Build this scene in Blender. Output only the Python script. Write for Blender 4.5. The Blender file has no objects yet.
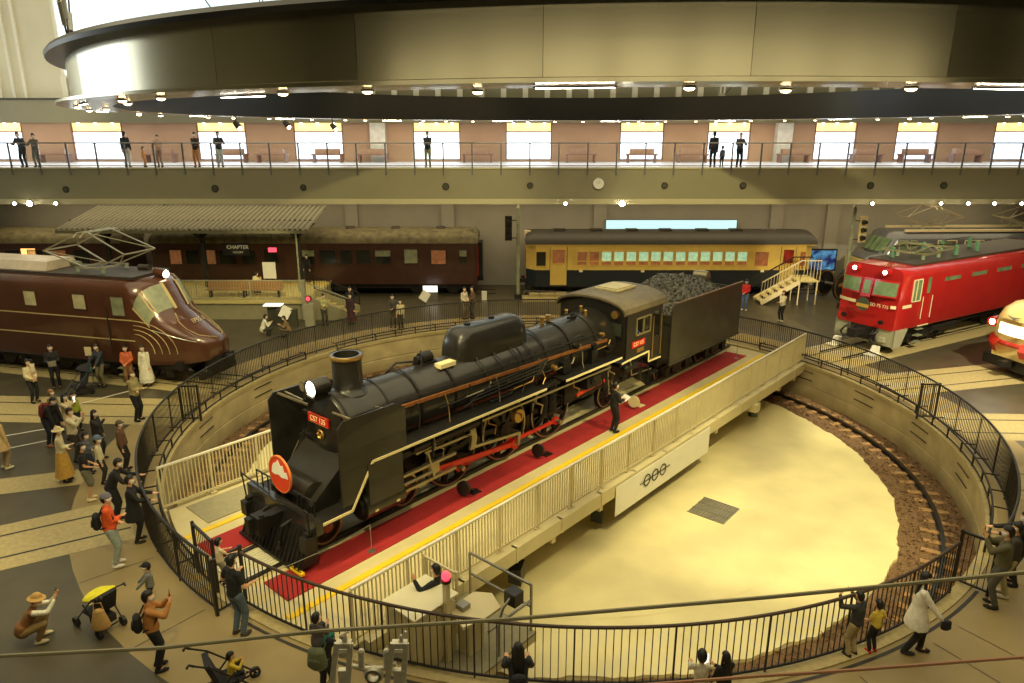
import bpy, bmesh, math, random
from mathutils import Vector, Matrix
R_ = random.Random(7)
PI = math.pi
rad = math.radians
COL = bpy.context.scene.collection
V = Vector

# ---------------------------------------------------------------- materials
MATS = {}
def mat(name, col, rough=0.6, metal=0.0, var=0.12, scale=3.0, bump=0.0, emit=None, estr=1.0, stretch=None, trans=0.0, coat=0.0, col2=None, detail=4.0):
    if name in MATS: return MATS[name]
    m = bpy.data.materials.new(name); m.use_nodes = True
    nt = m.node_tree; b = nt.nodes['Principled BSDF']
    b.inputs['Roughness'].default_value = rough; b.inputs['Metallic'].default_value = metal
    b.inputs['Coat Weight'].default_value = coat
    b.inputs['Transmission Weight'].default_value = trans
    b.inputs['Base Color'].default_value = (*col, 1)
    if var > 0:
        tc = nt.nodes.new('ShaderNodeTexCoord'); mp = nt.nodes.new('ShaderNodeMapping')
        if stretch: mp.inputs['Scale'].default_value = stretch
        no = nt.nodes.new('ShaderNodeTexNoise'); no.inputs['Scale'].default_value = scale; no.inputs['Detail'].default_value = detail
        nt.links.new(tc.outputs['Object'], mp.inputs[0]); nt.links.new(mp.outputs[0], no.inputs['Vector'])
        r = nt.nodes.new('ShaderNodeValToRGB')
        r.color_ramp.elements[0].position = .3; r.color_ramp.elements[1].position = .7
        c2 = col2 or tuple(min(1, c*(1+var)) for c in col)
        r.color_ramp.elements[0].color = (*[c*(1-var) for c in col], 1)
        r.color_ramp.elements[1].color = (*c2, 1)
        nt.links.new(no.outputs['Fac'], r.inputs[0]); nt.links.new(r.outputs[0], b.inputs['Base Color'])
        if bump > 0:
            bp = nt.nodes.new('ShaderNodeBump'); bp.inputs['Strength'].default_value = bump; bp.inputs['Distance'].default_value = .05
            nt.links.new(no.outputs['Fac'], bp.inputs['Height']); nt.links.new(bp.outputs[0], b.inputs['Normal'])
    if emit:
        b.inputs['Emission Color'].default_value = (*emit, 1); b.inputs['Emission Strength'].default_value = estr
    MATS[name] = m
    return m
def s(r, g, b):   # sRGB 0-255 to linear
    f = lambda c: (c/255/12.92) if c/255 <= .04045 else ((c/255+.055)/1.055)**2.4
    return (f(r), f(g), f(b))

# ---------------------------------------------------------------- mesh builder
class MB:
    def __init__(self): self.v = []; self.f = []; self.m = []; self.cur = 0; self.sm = []
    def mi(self, i): self.cur = i; return self
    def add(self, vs, fs, smooth=False):
        o = len(self.v); self.v += [tuple(p) for p in vs]
        for f in fs: self.f.append(tuple(o+i for i in f)); self.m.append(self.cur); self.sm.append(smooth)
        return self
    def box(self, x0, x1, y0, y1, z0, z1):
        vs = [(x, y, z) for x in (x0, x1) for y in (y0, y1) for z in (z0, z1)]
        return self.add(vs, [(0,1,3,2),(4,6,7,5),(0,4,5,1),(2,3,7,6),(0,2,6,4),(1,5,7,3)])
    def bar(self, a, b, w, h=None, up=(0,0,1)):
        h = h or w; a = V(a); b = V(b); d = (b-a).normalized(); up = V(up)
        if abs(d.dot(up)) > .98: up = V((1,0,0))
        s_ = d.cross(up).normalized()*w/2; u_ = s_.cross(d).normalized()*h/2
        vs = [p+i*s_+j*u_ for p in (a,b) for i,j in ((-1,-1),(1,-1),(1,1),(-1,1))]
        return self.add(vs, [(3,2,1,0),(4,5,6,7),(0,1,5,4),(1,2,6,5),(2,3,7,6),(3,0,4,7)])
    def cyl(self, a, b, r0, r1=None, n=12, cap=True, smooth=True):
        r1 = r0 if r1 is None else r1; a = V(a); b = V(b); d = (b-a).normalized()
        t = V((0,0,1)) if abs(d.z) < .9 else V((1,0,0)); x = d.cross(t).normalized(); y = d.cross(x)
        vs = []
        for p, r in ((a,r0),(b,r1)):
            for i in range(n):
                q = 2*PI*i/n; vs.append(p+x*math.cos(q)*r+y*math.sin(q)*r)
        self.add(vs, [(i,(i+1)%n,n+(i+1)%n,n+i)[::-1] for i in range(n)], smooth)
        if cap: self.add(vs[:n], [tuple(range(n))]); self.add(vs[n:], [tuple(range(n))[::-1]])
        return self
    def tube(self, pts, r, n=6, closed=False, smooth=True):
        pts = [V(p) for p in pts]; vs = []; N = len(pts); up = None
        for i, p in enumerate(pts):
            a = pts[(i-1) % N] if (i > 0 or closed) else p; b = pts[(i+1) % N] if (i < N-1 or closed) else p
            d = (b-a).normalized()
            if up is None: up = V((0,0,1)) if abs(d.z) < .9 else V((1,0,0))
            x = d.cross(up)
            if x.length < 1e-4: x = d.cross(V((1,.1,0)))
            x.normalize(); y = d.cross(x)
            rr = r[i] if isinstance(r, (list, tuple)) else r
            for k in range(n): q = 2*PI*k/n; vs.append(p+x*math.cos(q)*rr+y*math.sin(q)*rr)
        fs = []
        for i in range(N if closed else N-1):
            j = (i+1) % N
            fs += [(i*n+k, j*n+k, j*n+(k+1)%n, i*n+(k+1)%n) for k in range(n)]
        if not closed: fs += [tuple(range(n)), tuple((N-1)*n+k for k in range(n))[::-1]]
        return self.add(vs, fs, smooth)
    def lathe(self, prof, c=(0,0,0), axis='z', n=24, smooth=True, a0=0, a1=2*PI):
        full = abs(a1-a0-2*PI) < 1e-6; m = n if full else n+1; vs = []
        for r, h in prof:
            for i in range(m):
                q = a0+(a1-a0)*i/n; x, y = r*math.cos(q), r*math.sin(q)
                p = {'z':(x,y,h),'x':(h,x,y),'y':(x,h,y)}[axis]
                vs.append((p[0]+c[0],p[1]+c[1],p[2]+c[2]))
        fs = []
        for j in range(len(prof)-1):
            for i in range(n):
                k = (i+1) % m if full else i+1
                f = (j*m+i, j*m+k, (j+1)*m+k, (j+1)*m+i)
                fs.append(f if axis != 'y' else f[::-1])
        return self.add(vs, fs, smooth)
    def prism(self, poly, h0, h1, plane='xy'):   # poly extruded along the third axis
        n = len(poly); P = {'xy':lambda p,h:(p[0],p[1],h),'xz':lambda p,h:(p[0],h,p[1]),'yz':lambda p,h:(h,p[0],p[1])}[plane]
        vs = [P(p,h0) for p in poly]+[P(p,h1) for p in poly]
        return self.add(vs, [tuple(range(n))[::-1], tuple(range(n,2*n))]+[(i,(i+1)%n,n+(i+1)%n,n+i) for i in range(n)])
    def ell(self, c, r, n=12, m=8, fn=None, rot=None, smooth=True):
        vs = []; c = V(c)
        for j in range(m+1):
            th = PI*j/m
            for i in range(n):
                q = 2*PI*i/n; d = V((math.sin(th)*math.cos(q), math.sin(th)*math.sin(q), math.cos(th)))
                k = fn(d) if fn else 1
                p = V((d.x*r[0]*k, d.y*r[1]*k, d.z*r[2]*k))
                if rot: p = rot @ p
                vs.append(c+p)
        return self.add(vs, [(j*n+i, (j+1)*n+i, (j+1)*n+(i+1)%n, j*n+(i+1)%n) for j in range(m) for i in range(n)], smooth)
    def loft(self, rings, cap=True, smooth=True, closed=True):
        n = len(rings[0]); vs = [p for r in rings for p in r]; k = n if closed else n-1
        self.add(vs, [(j*n+i, j*n+(i+1)%n, (j+1)*n+(i+1)%n, (j+1)*n+i) for j in range(len(rings)-1) for i in range(k)], smooth)
        if cap: self.add(rings[0], [tuple(range(n))[::-1]]); self.add(rings[-1], [tuple(range(n))])
        return self
    def build(self, name, mats, parent=None, fixn=True, loc=None):
        me = bpy.data.meshes.new(name); me.from_pydata(self.v, [], self.f)
        for m in (mats if isinstance(mats, (list, tuple)) else [mats]): me.materials.append(m)
        me.polygons.foreach_set('material_index', self.m); me.polygons.foreach_set('use_smooth', self.sm)
        if fixn:
            bm = bmesh.new(); bm.from_mesh(me); bmesh.ops.remove_doubles(bm, verts=bm.verts, dist=1e-5)
            bmesh.ops.recalc_face_normals(bm, faces=bm.faces); bm.to_mesh(me); bm.free()
        if any(self.sm): me.set_sharp_from_angle(angle=rad(40))
        me.update()
        o = bpy.data.objects.new(name, me); COL.objects.link(o)
        if parent: o.parent = parent
        if loc: o.location = loc
        return o
def thing(name, label, cat, loc=(0,0,0), rz=0, group=None):
    o = bpy.data.objects.new(name, None); COL.objects.link(o); o.location = loc; o.rotation_euler = (0,0,rz)
    o['label'] = label; o['category'] = cat
    if group: o['group'] = group
    o.empty_display_size = .2
    return o
def tag(o, label, cat, group=None, kind=None):
    o['label'] = label; o['category'] = cat
    if group: o['group'] = group
    if kind: o['kind'] = kind
    return o
def struct(o): o['kind'] = 'structure'; return o
def text(body, size, mt, parent, loc, rot, name='lettering', ext=.004, align='CENTER', sx=1.0):
    cu = bpy.data.curves.new(name, 'FONT'); cu.body = body; cu.size = size; cu.extrude = ext; cu.align_x = align; cu.align_y = 'CENTER'
    cu.materials.append(mt); o = bpy.data.objects.new(name, cu); COL.objects.link(o)
    o.parent = parent; o.location = loc; o.rotation_euler = rot; o.scale = (sx,1,1)
    return o

# ---------------------------------------------------------------- shared places
CX, CY = 1.638, 22.664            # turntable centre
RF, RO, RI = 12.31, 12.78, 12.33  # front fence, outer fence, pit rim
HG = 7.7                          # gallery floor height
YG, YW = 36.95, 45.0              # gallery edge, back wall
def pol(r, deg, z=0): return V((CX+r*math.cos(rad(deg)), CY+r*math.sin(rad(deg)), z))

# materials
m_floor = mat('floor_tan', s(152,132,86), .5, var=.16, scale=.6, bump=.05, detail=8)
m_dark = mat('floor_dark', s(80,73,55), .38, var=.18, scale=1.2, detail=8)
m_lane = mat('floor_lane', s(176,158,108), .6, var=.14, scale=9, bump=.1, detail=8)
m_groove = mat('groove', s(48,42,33), .5, var=.1)
m_white = mat('white_paint', s(225,220,200), .45, var=.05)
m_conc = mat('concrete', s(176,160,118), .75, var=.18, scale=1.3, bump=.12, detail=9)
m_apron = mat('apron_concrete', s(226,212,156), .55, var=.10, scale=.8, bump=.03, detail=10)
m_ballast = mat('ballast', s(120,92,62), .95, var=.35, scale=16, bump=1.0, detail=9)
m_tie = mat('tie_wood', s(160,124,80), .85, var=.2, scale=5)
m_rail = mat('rail_steel', s(72,66,58), .35, metal=.8, var=.1)
m_black = mat('fence_black', s(44,40,34), .45, metal=.3, var=.1)
m_wood = mat('handrail_wood', s(66,48,34), .45, var=.2, scale=12, stretch=(1,1,8))
m_steel = mat('steel', s(150,146,136), .35, metal=.7, var=.08)
m_wall = mat('wall_grey', s(168,162,146), .7, var=.06, scale=.8)
m_wall2 = mat('wall_beige', s(172,138,110), .7, var=.05, scale=1)
m_fascia = mat('fascia', s(140,134,106), .5, var=.04, scale=.8)
m_lip = mat('fascia_lip', s(188,180,144), .5, var=.03)
m_glow_w = mat('window_glow', (1,1,1), .5, var=0, emit=(.70,.84,1), estr=1.3)
m_glow_y = mat('transom_glow', (1,.85,.5), .5, var=0, emit=(1,.6,.2), estr=.75)
m_lamp = mat('lamp_glow', (1,1,1), .5, var=0, emit=(1,.9,.7), estr=28)
m_lampw = mat('lamp_warm', (1,1,1), .5, var=0, emit=(1,.72,.36), estr=12)
m_glass = mat('glass', (.85,.9,.9), .04, var=0, trans=1.0)
m_blk = mat('black', s(26,24,22), .4, var=.1)
m_concw = mat('gallery_floor', s(200,204,214), .35, var=.04)

# ---------------------------------------------------------------- floor with the pit cut out
mb = MB()
def sector(mb, r0, r1, a0, a1, z, n=48):
    vs = []
    for i in range(n+1):
        a = a0+(a1-a0)*i/n
        vs += [pol(r0,a,z), pol(r1,a,z)]
    mb.add(vs, [(2*i,2*i+1,2*i+3,2*i+2) for i in range(n)])
N = 96
inner = [pol(RI,360*i/N,0) for i in range(N)]; mid = [pol(14.45,360*i/N,0) for i in range(N)]
outer = []
for i in range(N):
    a = rad(360*i/N); c, q = math.cos(a), math.sin(a)
    t = min((60/abs(c)) if abs(c) > 1e-6 else 1e9, ((46-CY)/q if q > 1e-6 else (CY+16)/-q if q < -1e-6 else 1e9))
    outer.append(V((CX+c*t, CY+q*t, 0)))
mb.mi(0).add(inner+mid, [(i,(i+1)%N,N+(i+1)%N,N+i) for i in range(N)])
mb.mi(1).add(mid+outer, [(i,(i+1)%N,N+(i+1)%N,N+i) for i in range(N)])
# radial lanes of the tracks that lead to the turntable, laid 3 mm proud
LANES = [(-150.2,1.15,1),(-162.9,.52,0),(177.2,1.2,1),(164.7,1.2,1),(14.6,1.15,1),(-2.6,1.15,1),(29.8,1.45,1),(-20,1.15,1)]
def strip(mb, deg, off, w, r0, r1, z):
    d = V((math.cos(rad(deg)), math.sin(rad(deg)), 0)); nn = V((-d.y, d.x, 0)); c = V((CX,CY,z))
    mb.add([c+d*r0+nn*(off-w), c+d*r1+nn*(off-w), c+d*r1+nn*(off+w), c+d*r0+nn*(off+w)], [(0,1,2,3)])
for deg, hw, tr in LANES:
    r1 = 26 if not -170 < deg < -100 else 24
    mb.mi(2); strip(mb, deg, 0, hw, 13.05 if deg != -162.9 else 14.4, r1, .004)
    if tr:
        mb.mi(3)
        for sd in (-.56, .56): strip(mb, deg, sd, .035, 13.1, r1, .007)
# pale floor joints in the walkway ring
mb.mi(3)
for a in (-140,-128,-112,-97,-83,-69,-56,-38,-24): strip(mb, a, 0, .008, 12.9, 14.4, .006)
for a in (-60,-45): strip(mb, a, 0, .008, 12.9, 18, .006)
sector(mb, 12.62, 12.69, -124, -49, .007)
mb.mi(0); sector(mb, 14.45, 22, -119, -25, .003)     # walkway widens under the camera side
mb.mi(4)
for (x0,y0),(x1,y1) in (((-15.9,23.7),(-14.3,25.6)),((-17.4,20.6),(-15.2,21.9)),((-16.6,19.6),(-14.7,20.9))):
    mb.bar((x0,y0,.008),(x1,y1,.008),.07,.004)
struct(mb.build('floor', [m_floor, m_dark, m_lane, m_groove, m_white], fixn=False))
# pit: wall, ledge, ballast ring, apron
mb = MB()
mb.lathe([(RI+.02,-1.55),(RI,-1.5),(RI,-.95),(RI+.03,-.93),(RI+.03,-.9),(RI,-.88),(RI,-.12),(RI-.05,-.1),(RI-.05,0),(RI+.02,.004)], (CX,CY,0), n=128)
struct(mb.build('wall_pit', m_conc, fixn=False))
mb = MB()
mb.lathe([(10.45,-1.5),(RI+.02,-1.46)], (CX,CY,0), n=160, smooth=False)
struct(mb.build('floor_ballast', m_ballast, fixn=False))
mb = MB(); n = 420; vs = [V((CX,CY,-1.42))]; vs2 = []
for i in range(n):
    a = 360*i/n; r = 10.48+.035*R_.uniform(-1,1)+.04*math.sin(rad(a)*17)+.03*math.sin(rad(a)*41+1)
    vs.append(pol(r,a,-1.42)); vs2.append(pol(r+.02,a,-1.56))
mb.add(vs+vs2, [(0,1+i,1+(i+1)%n) for i in range(n)]+[(1+i,n+1+i,n+1+(i+1)%n,1+(i+1)%n) for i in range(n)])
mb.lathe([(8.6,-1.412),(8.62,-1.412)], (CX,CY,0), n=96)
struct(mb.build('floor_apron', [m_apron], fixn=False))
ring_rail = thing('ring_rail', 'dark steel circular rail on wooden ties around the turntable pit floor', 'rail', (CX,CY,-1.47))
mb = MB(); mb.lathe([(11.51,0),(11.51,.1),(11.5,.13),(11.6,.13),(11.59,.1),(11.59,0)], n=128); mb.lathe([(11.46,.02),(11.64,.02)], n=128)
mb.build('rail', m_rail, ring_rail, fixn=False)
tm = MB()
for i in range(116):
    a = 2*PI*i/116+R_.uniform(-.004,.004); d = V((math.cos(a), math.sin(a), 0)); dr = R_.uniform(-.08,.08)
    dz = R_.uniform(-.035,.0); tm.bar(d*(11.1+dr)+V((0,0,dz)), d*(12.0+dr)+V((0,0,dz)), .2, .1)
o = tm.build('tie', m_tie, ring_rail); o['kind'] = 'stuff'
# stones: scattered ballast pieces
sm_ = MB()
for i in range(9000):
    a = R_.uniform(0,360); r = R_.choice((R_.uniform(10.55,11.4), R_.uniform(11.7,12.28)))
    p = pol(r,a,-1.46); k = R_.uniform(.035,.075)
    q = [p+V((R_.uniform(-1,1),R_.uniform(-1,1),R_.uniform(-.2,1)))*k for _ in range(4)]
    sm_.add(q, [(0,1,2),(0,2,3),(0,3,1),(1,3,2)])
tag(sm_.build('ballast_stones', m_ballast, fixn=False), 'loose brown ballast stones around the ring rail in the pit', 'stones', kind='stuff')
# drain grate on the apron
g = thing('drain_grate', 'square grey steel grate set in the bright concrete pit floor', 'grate', (6.0,19.0,-1.418), rad(50)); g.scale = (.92,.92,1)
mb = MB()
for i in range(13): mb.box(-.62,.62,-.62+i*.1-.012,-.62+i*.1+.012,0,.02)
for x in (-.62,-.21,.21,.6): mb.box(x,x+.02,-.62,.62,0,.022)
mb.build('bars', m_steel, g)
MB().box(-.6,.6,-.6,.6,.001,.006).build('sump', mat('sump', s(120,112,88), .7), g)

# ---------------------------------------------------------------- fences around the pit
def arc_fence(name, label, R, a0, a1, nb, z0=.1, z1=1.25, top=m_black, sp=.115, midrail=None, bar=m_black, post_w=.03):
    t = thing(name, label, 'fence', (CX,CY,0)); L = lambda r,a,z: (r*math.cos(rad(a)), r*math.sin(rad(a)), z)
    n = nb*6; path = [a0+(a1-a0)*i/n for i in range(n+1)]
    MB().tube([L(R,a,z1) for a in path], .032, 8).build('handrail', top, t)
    MB().tube([L(R,a,z0) for a in path], .028, 6).build('bottom_rail', bar, t)
    for i in range(nb+1):
        a = a0+(a1-a0)*i/nb
        MB().box(-post_w/2,post_w/2,-post_w/2,post_w/2,-0.0,z1-.02).build('post', bar, t, loc=L(R,a,0)).rotation_euler.z = rad(a)
    per = (a1-a0)/nb; k = max(4, int(abs(rad(per))*R/sp))
    for i in range(nb):
        mb = MB()
        for j in range(1,k):
            a = a0+per*(i+j/k); q = V(L(R,a,0)); mb.bar(q+V((0,0,z0)), q+V((0,0,z1-.02)), .016, .016, up=(math.cos(rad(a)),math.sin(rad(a)),0))
        mb.build('bar_panel', bar, t, fixn=False)
    return t
arc_fence('pit_fence', 'black barred fence on the left and back rim of the pit', RO, -127.2, -127.2-178, 26, sp=.095)
arc_fence('pit_fence', 'black barred fence on the right rim of the pit behind the bridge end', RO, 54.8-.15, -46, 15, sp=.095)
arc_fence('pit_fence', 'dark barred fence with brown handrail along the near rim of the pit', RF, -125.4, -51.6, 9, top=m_wood, sp=.13)
# short gates joining the two circles
def gate(a, r0, r1, label):
    t = thing('fence_gate', label, 'gate', pol(r0,a), rad(a))
    w = r1-r0; MB().bar((0,0,.1),(w,0,.1),.04).build('bottom_rail', m_black, t); MB().bar((0,0,1.25),(w,0,1.25),.05).build('top_rail', m_black, t)
    for x in (0, w): MB().box(x-.03,x+.03,-.03,.03,0,1.3).build('post', m_black, t)
    mb = MB(); k = max(3, int(w/.1))
    for i in range(1,k): mb.bar((w*i/k,0,.1),(w*i/k,0,1.25),.014)
    mb.build('bar_panel', m_black, t)
    return t
gate(-126.3, 12.2, 12.85, 'short black gate panel beside the woman in black top and jeans')
gate(-49.2, 12.2, 12.85, 'short black gate panel beside the man in an olive hooded jacket')
gate(-179.2, 12.2, 12.8, 'narrow black gate panel on the left rim of the pit')
gate(0.0, 12.2, 12.8, 'narrow black gate panel on the right rim of the pit')
g_ = gate(0, 0, 1.0, 'small slanted railing at the near end of the bridge walkway'); g_.location = (-6.95,13.75,0); g_.rotation_euler.z = rad(-45)
# low double guard rail on the rim
def guard(label, a0, a1, n):
    t = thing('guard_rail', label, 'railing', (CX,CY,0)); L = lambda r,a,z: (r*math.cos(rad(a)), r*math.sin(rad(a)), z)
    P = [a0+(a1-a0)*i/(n*4) for i in range(n*4+1)]
    MB().tube([L(12.38,a,.36) for a in P], .028, 6).build('upper_rail', m_black, t)
    MB().tube([L(12.38,a,.08) for a in P], .022, 6).build('lower_rail', m_black, t)
    for i in range(n+1):
        a = a0+(a1-a0)*i/n; mb = MB(); mb.bar(L(12.38,a,0),L(12.38,a,.36),.04); mb.bar(L(12.38,a,.3),L(12.76,a,.3),.03)
        mb.build('bracket', m_black, t)
guard('low black guard rail inside the left fence', -135, -212, 16)
guard('low black guard rail inside the right fence', 40, -41, 17)
guard('low black guard rail inside the rear fence', 58, 140, 17)
# pale kerb tops and conduits in pit wall
pt = thing('pit_kerb', 'pale concrete kerb strip running on top of the pit rim', 'kerb', (CX,CY,0))
mb = MB(); mb.lathe([(RI-.06,-.02),(RI-.06,.03),(RI+.2,.03),(RI+.2,0)], n=128); mb.build('kerb_strip', m_lane, pt, fixn=False)
mb = MB()
for a0 in (27,12,-3,-18,158,176):
    for zz in (-.28,-.62):
        mb.tube([(math.cos(rad(a0+i*1.2))*12.29, math.sin(rad(a0+i*1.2))*12.29, zz) for i in range(5)], .018, 5)
mb.build('wall_conduits', m_black, pt)

# ---------------------------------------------------------------- back wall, gallery
mb = MB(); mb.box(-50,50,YW,YW+.3,0,HG-.5); struct(mb.build('wall_back', m_wall))
mb = MB()
for x in (-22,-10,-4,5.5,16.5,20,31): mb.box(x-.4,x+.4,YW-.25,YW,0,HG-1.9)
struct(mb.build('column_back', m_wall))
mb = MB(); mb.box(-50,50,YG,YW,HG-.25,HG-.02); mb.mi(1).box(-50,50,YG,YW,HG-.02,HG)
struct(mb.build('floor_gallery', [m_fascia, m_concw]))
mb = MB(); mb.box(-50,50,YG-.12,YG,6.15,HG-.02); mb.box(-50,50,YG-.12,YW,5.95,6.0)
mb.mi(1).box(-50,50,YG-.2,YG+.1,5.9,6.16); mb.mi(1).box(-50,50,YG-.16,YG,HG-.06,HG+.02)
struct(mb.build('trim_fascia', [m_fascia, m_lip]))
# upper wall: beige piers between window bays
wins = [(0,32),(80,130),(203,251),(298,346),(415,461),(506,551),(618,661),(704,746),(809,850),(889,930),(985,1030)]
wx = [((a-512)/713*43.75, (b-512)/713*43.75) for a,b in wins]
edges = [-50]
for a, b in wx: edges += [a, b]
edges.append(50)
mb = MB()
for i in range(0, len(edges), 2): mb.box(edges[i], edges[i+1], YW-.3, YW, HG, 9.98)
for a, b in wx: mb.box(a, b, YW-.3, YW, HG, 7.8)
struct(mb.build('wall_gallery', m_wall2))
mb = MB(); mb.box(-50,50,YW-.5,YW,9.95,11.3); struct(mb.build('wall_bulkhead', m_fascia))
for i, (a, b) in enumerate(wx):
    fr = MB(); 
    for x in (a, b-.06): fr.box(x,x+.06,YW-.32,YW-.2,7.8,9.95)
    fr.box(a,b,YW-.3,YW-.2,9.42,9.48); fr.box(a,b,YW-.3,YW-.2,7.8,7.85)
    f = struct(fr.build('window_%d' % (i+1), mat('window_frame', s(120,86,60), .5)))
    MB().box(a,b,YW-.15,YW-.12,7.85,9.45).build('pane', m_glow_w, f)
    MB().box(a,b,YW-.15,YW-.12,9.45,9.95).build('transom_pane', m_glow_y, f)
# white pillars on the gallery
for i, x0 in enumerate((380,780)):
    X = (x0-512)/713*43.2
    p = MB().box(X-.45,X+.45,YW-.9,YW-.35,HG,9.95).build('pillar', mat('pillar_white', s(200,196,186), .5)); struct(p)
# roof and upper wall
m_panel = mat('roof_panel', s(214,206,176), .6, var=.06, scale=.5)
m_rib = mat('roof_rib', s(228,222,200), .5, var=.03)
m_sky = mat('clerestory_glow', (1,1,1), .5, var=0, emit=(.42,.56,.60), estr=.95)
m_dg = mat('dark_gap', s(70,68,52), .6)
XL = -26.5
mb = MB(); mb.box(-60,XL,YW-.1,YW+.2,11.3,24)
mb.mi(2).box(-32.6,-31.0,YW-.14,YW-.1,11.3,24)
mb.mi(1)
for x in (-30.4,-29.6,-28.9,-34,-36): mb.box(x-.09,x+.09,YW-.2,YW-.1,11.3,24)
mb.mi(2).box(-50,50,YW-.56,YW-.4,11.24,11.36)
struct(mb.build('wall_upper', [m_panel, m_rib, m_dg]))
mb = MB(); mb.box(XL,60,YW-.1,YW+.2,11.3,12.6)
mb.mi(1)
for x in [XL+1.3*i for i in range(48)]: mb.box(x-.16,x+.16,YW-.25,YW-.1,11.3,12.6)
struct(mb.build('wall_ribbed', [m_fascia, m_rib]))
f = MB()
f.box(XL-.1,XL+.06,YW-.2,YW-.05,12.6,20).box(XL,60,YW-.2,YW-.05,12.5,12.65)
for x in [XL+13.3*i for i in range(1,6)]: f.box(x-.03,x+.03,YW-.1,YW-.02,12.6,20)
f = struct(f.build('window_12', m_rib)); MB().box(XL,60,YW,YW+.05,12.6,20).build('pane', m_sky, f)
mb = MB(); mb.box(-60,60,-16,YW+1,20,20.3)
mb.mi(1)
for x in range(-56,60,7): mb.box(x-.3,x+.3,-16,YW,19.3,20)
struct(mb.build('ceiling', [m_panel, m_rib]))
for nm, x in (('wall_left',-50),('wall_right',50)):
    struct(MB().box(x-.2,x+.2,-16,YW,0,20).build(nm, m_panel))
f = struct(MB().box(-49.8,-49.75,22,44,9,18).build('window_13', m_rib)); MB().box(-49.75,-49.7,22.3,43.7,9.3,17.7).build('pane', mat('reflect_panel_glow', (1,1,1), .5, var=0, emit=(.85,.95,1), estr=2.6), f)  # unseen glowing panel, added for the bright reflection on the metal ring
struct(MB().box(-50,50,-15.2,-15,0,20).build('wall_front', mat('wall_front', s(96,90,66), .7)))
for i in range(9):
    f = struct(MB().box(-26+6.2*i,-20.3+6.2*i,-15,-14.9,10.3,13.0).build('window_%d' % (14+i), m_rib)); MB().box(-25.9+6.2*i,-20.4+6.2*i,-14.9,-14.85,10.4,12.9).build('pane', mat('reflect_strip_glow', (1,1,1), .5, var=0, emit=(1,.86,.5), estr=.8), f)  # unseen glowing strips behind the camera, added to reflect in the ring skin
# gallery fittings: railing
t = thing('gallery_railing', 'long steel and glass balustrade along the far upper gallery', 'railing', (0,YG-.1,HG))
MB().cyl((-30,0,1.2),(30,0,1.2),.035,n=8).build('handrail', m_steel, t)
MB().box(-30,30,-.02,.02,.08,.12).build('bottom_rail', m_steel, t)
X = -29.45
dkpost = mat('post_grey', s(118,118,118), .4, metal=.5)
m_gpane = mat('gallery_glass', (.9,.95,.95), .02, var=0, trans=1.0)
while X < 30:
    MB().box(X-.035,X+.035,-.06,0,-.36,1.2).build('post', dkpost, t)
    MB().box(X+.06,X+1.38,-.012,-.004,.14,1.1).build('glass_panel', m_gpane, t)
    X += 1.445
for px_, py_, r in ((67,191,.16),(216,190,.18),(304,189,.16),(446,188,.18),(530,187,.16),(664,187,.16),(742,187,.17),(869,187,.18),(942,187,.18)):
    X = (px_-512)/713*36.2; z = 9.4-(py_-132.5)/713*36.2*.955+.07
    tt = MB().cyl((X,YG-.16,z),(X,YG-.1,z),r,n=16)
    tt.mi(1).cyl((X,YG-.165,z),(X,YG-.155,z),r*.75,n=16)
    tag(tt.build('wall_speaker', [m_blk, m_dg]), 'round dark speaker opening in the pale gallery fascia', 'speaker', 'round openings in the gallery fascia')
ck = thing('wall_clock', 'round white clock on the gallery fascia', 'clock', ((598-512)/713*36.2, YG-.13, 6.93))
MB().cyl((0,0,0),(0,-.06,0),.3,n=28).build('case', m_steel, ck)
MB().cyl((0,-.06,0),(0,-.07,0),.27,n=28).build('dial', mat('dial', s(240,238,225), .4, var=0), ck)
MB().bar((0,-.08,0),(.06,-.08,.15),.025,.01).bar((0,-.08,0),(-.16,-.08,.1),.018,.01).build('hands', m_blk, ck)
# tables / exhibit cases on gallery
m_case = mat('case_wood', s(128,92,78), .5)
for i, px_ in enumerate((60,165,235,275,330,375,478,580,640,690,790,862,910,960)):
    X = (px_-512)/713*42.5
    t = thing('display_table', 'low brown display table on the far gallery', 'table', (X,43.4,HG), group='low display tables along the gallery windows')
    MB().box(-.9,.9,-.35,.35,.42,.5).build('top', m_case, t)
    for a in (-.8,.8): MB().box(a-.04,a+.04,-.3,.3,0,.42).build('leg', m_case, t)
    MB().box(-.7,.7,-.2,.2,.501,.78).build('display_case', mat('case_front', s(150,118,96), .4), t)
# downlights on the gallery soffit and transoms
for i, (a, b) in enumerate(wx):
    for k in range(3):
        X = a+(b-a)*(k+.5)/3
        t = MB().cyl((X,YW-.36,9.9),(X,YW-.36,9.97),.07,n=10)
        tag(t.build('downlight', m_lampw), 'small warm downlight over a gallery window', 'lamp', 'warm downlights over the gallery windows')
# fascia lip downlights
for px_ in (60,565,621,869,937,964,990,1017,19,34):
    X = (px_-512)/713*36.4; big = px_ in (621,34)
    t = thing('spotlight', 'bright round spotlight under the gallery edge' if not big else ('brightest white spotlight under the gallery edge above the yellow railcar' if px_ == 621 else 'brightest white spotlight under the gallery edge at far left'), 'lamp', (X,YG-.25,5.98), group=None if big else 'small spotlights under the gallery edge')
    MB().cyl((0,0,0),(0,-.12,-.02),.09 if not big else .13,n=12).build('housing', m_steel, t)
    MB().ell((0,-.15,-.03),(.07 if not big else .14,.05,.07 if not big else .14)).build('bulb', m_lamp, t)
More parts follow.
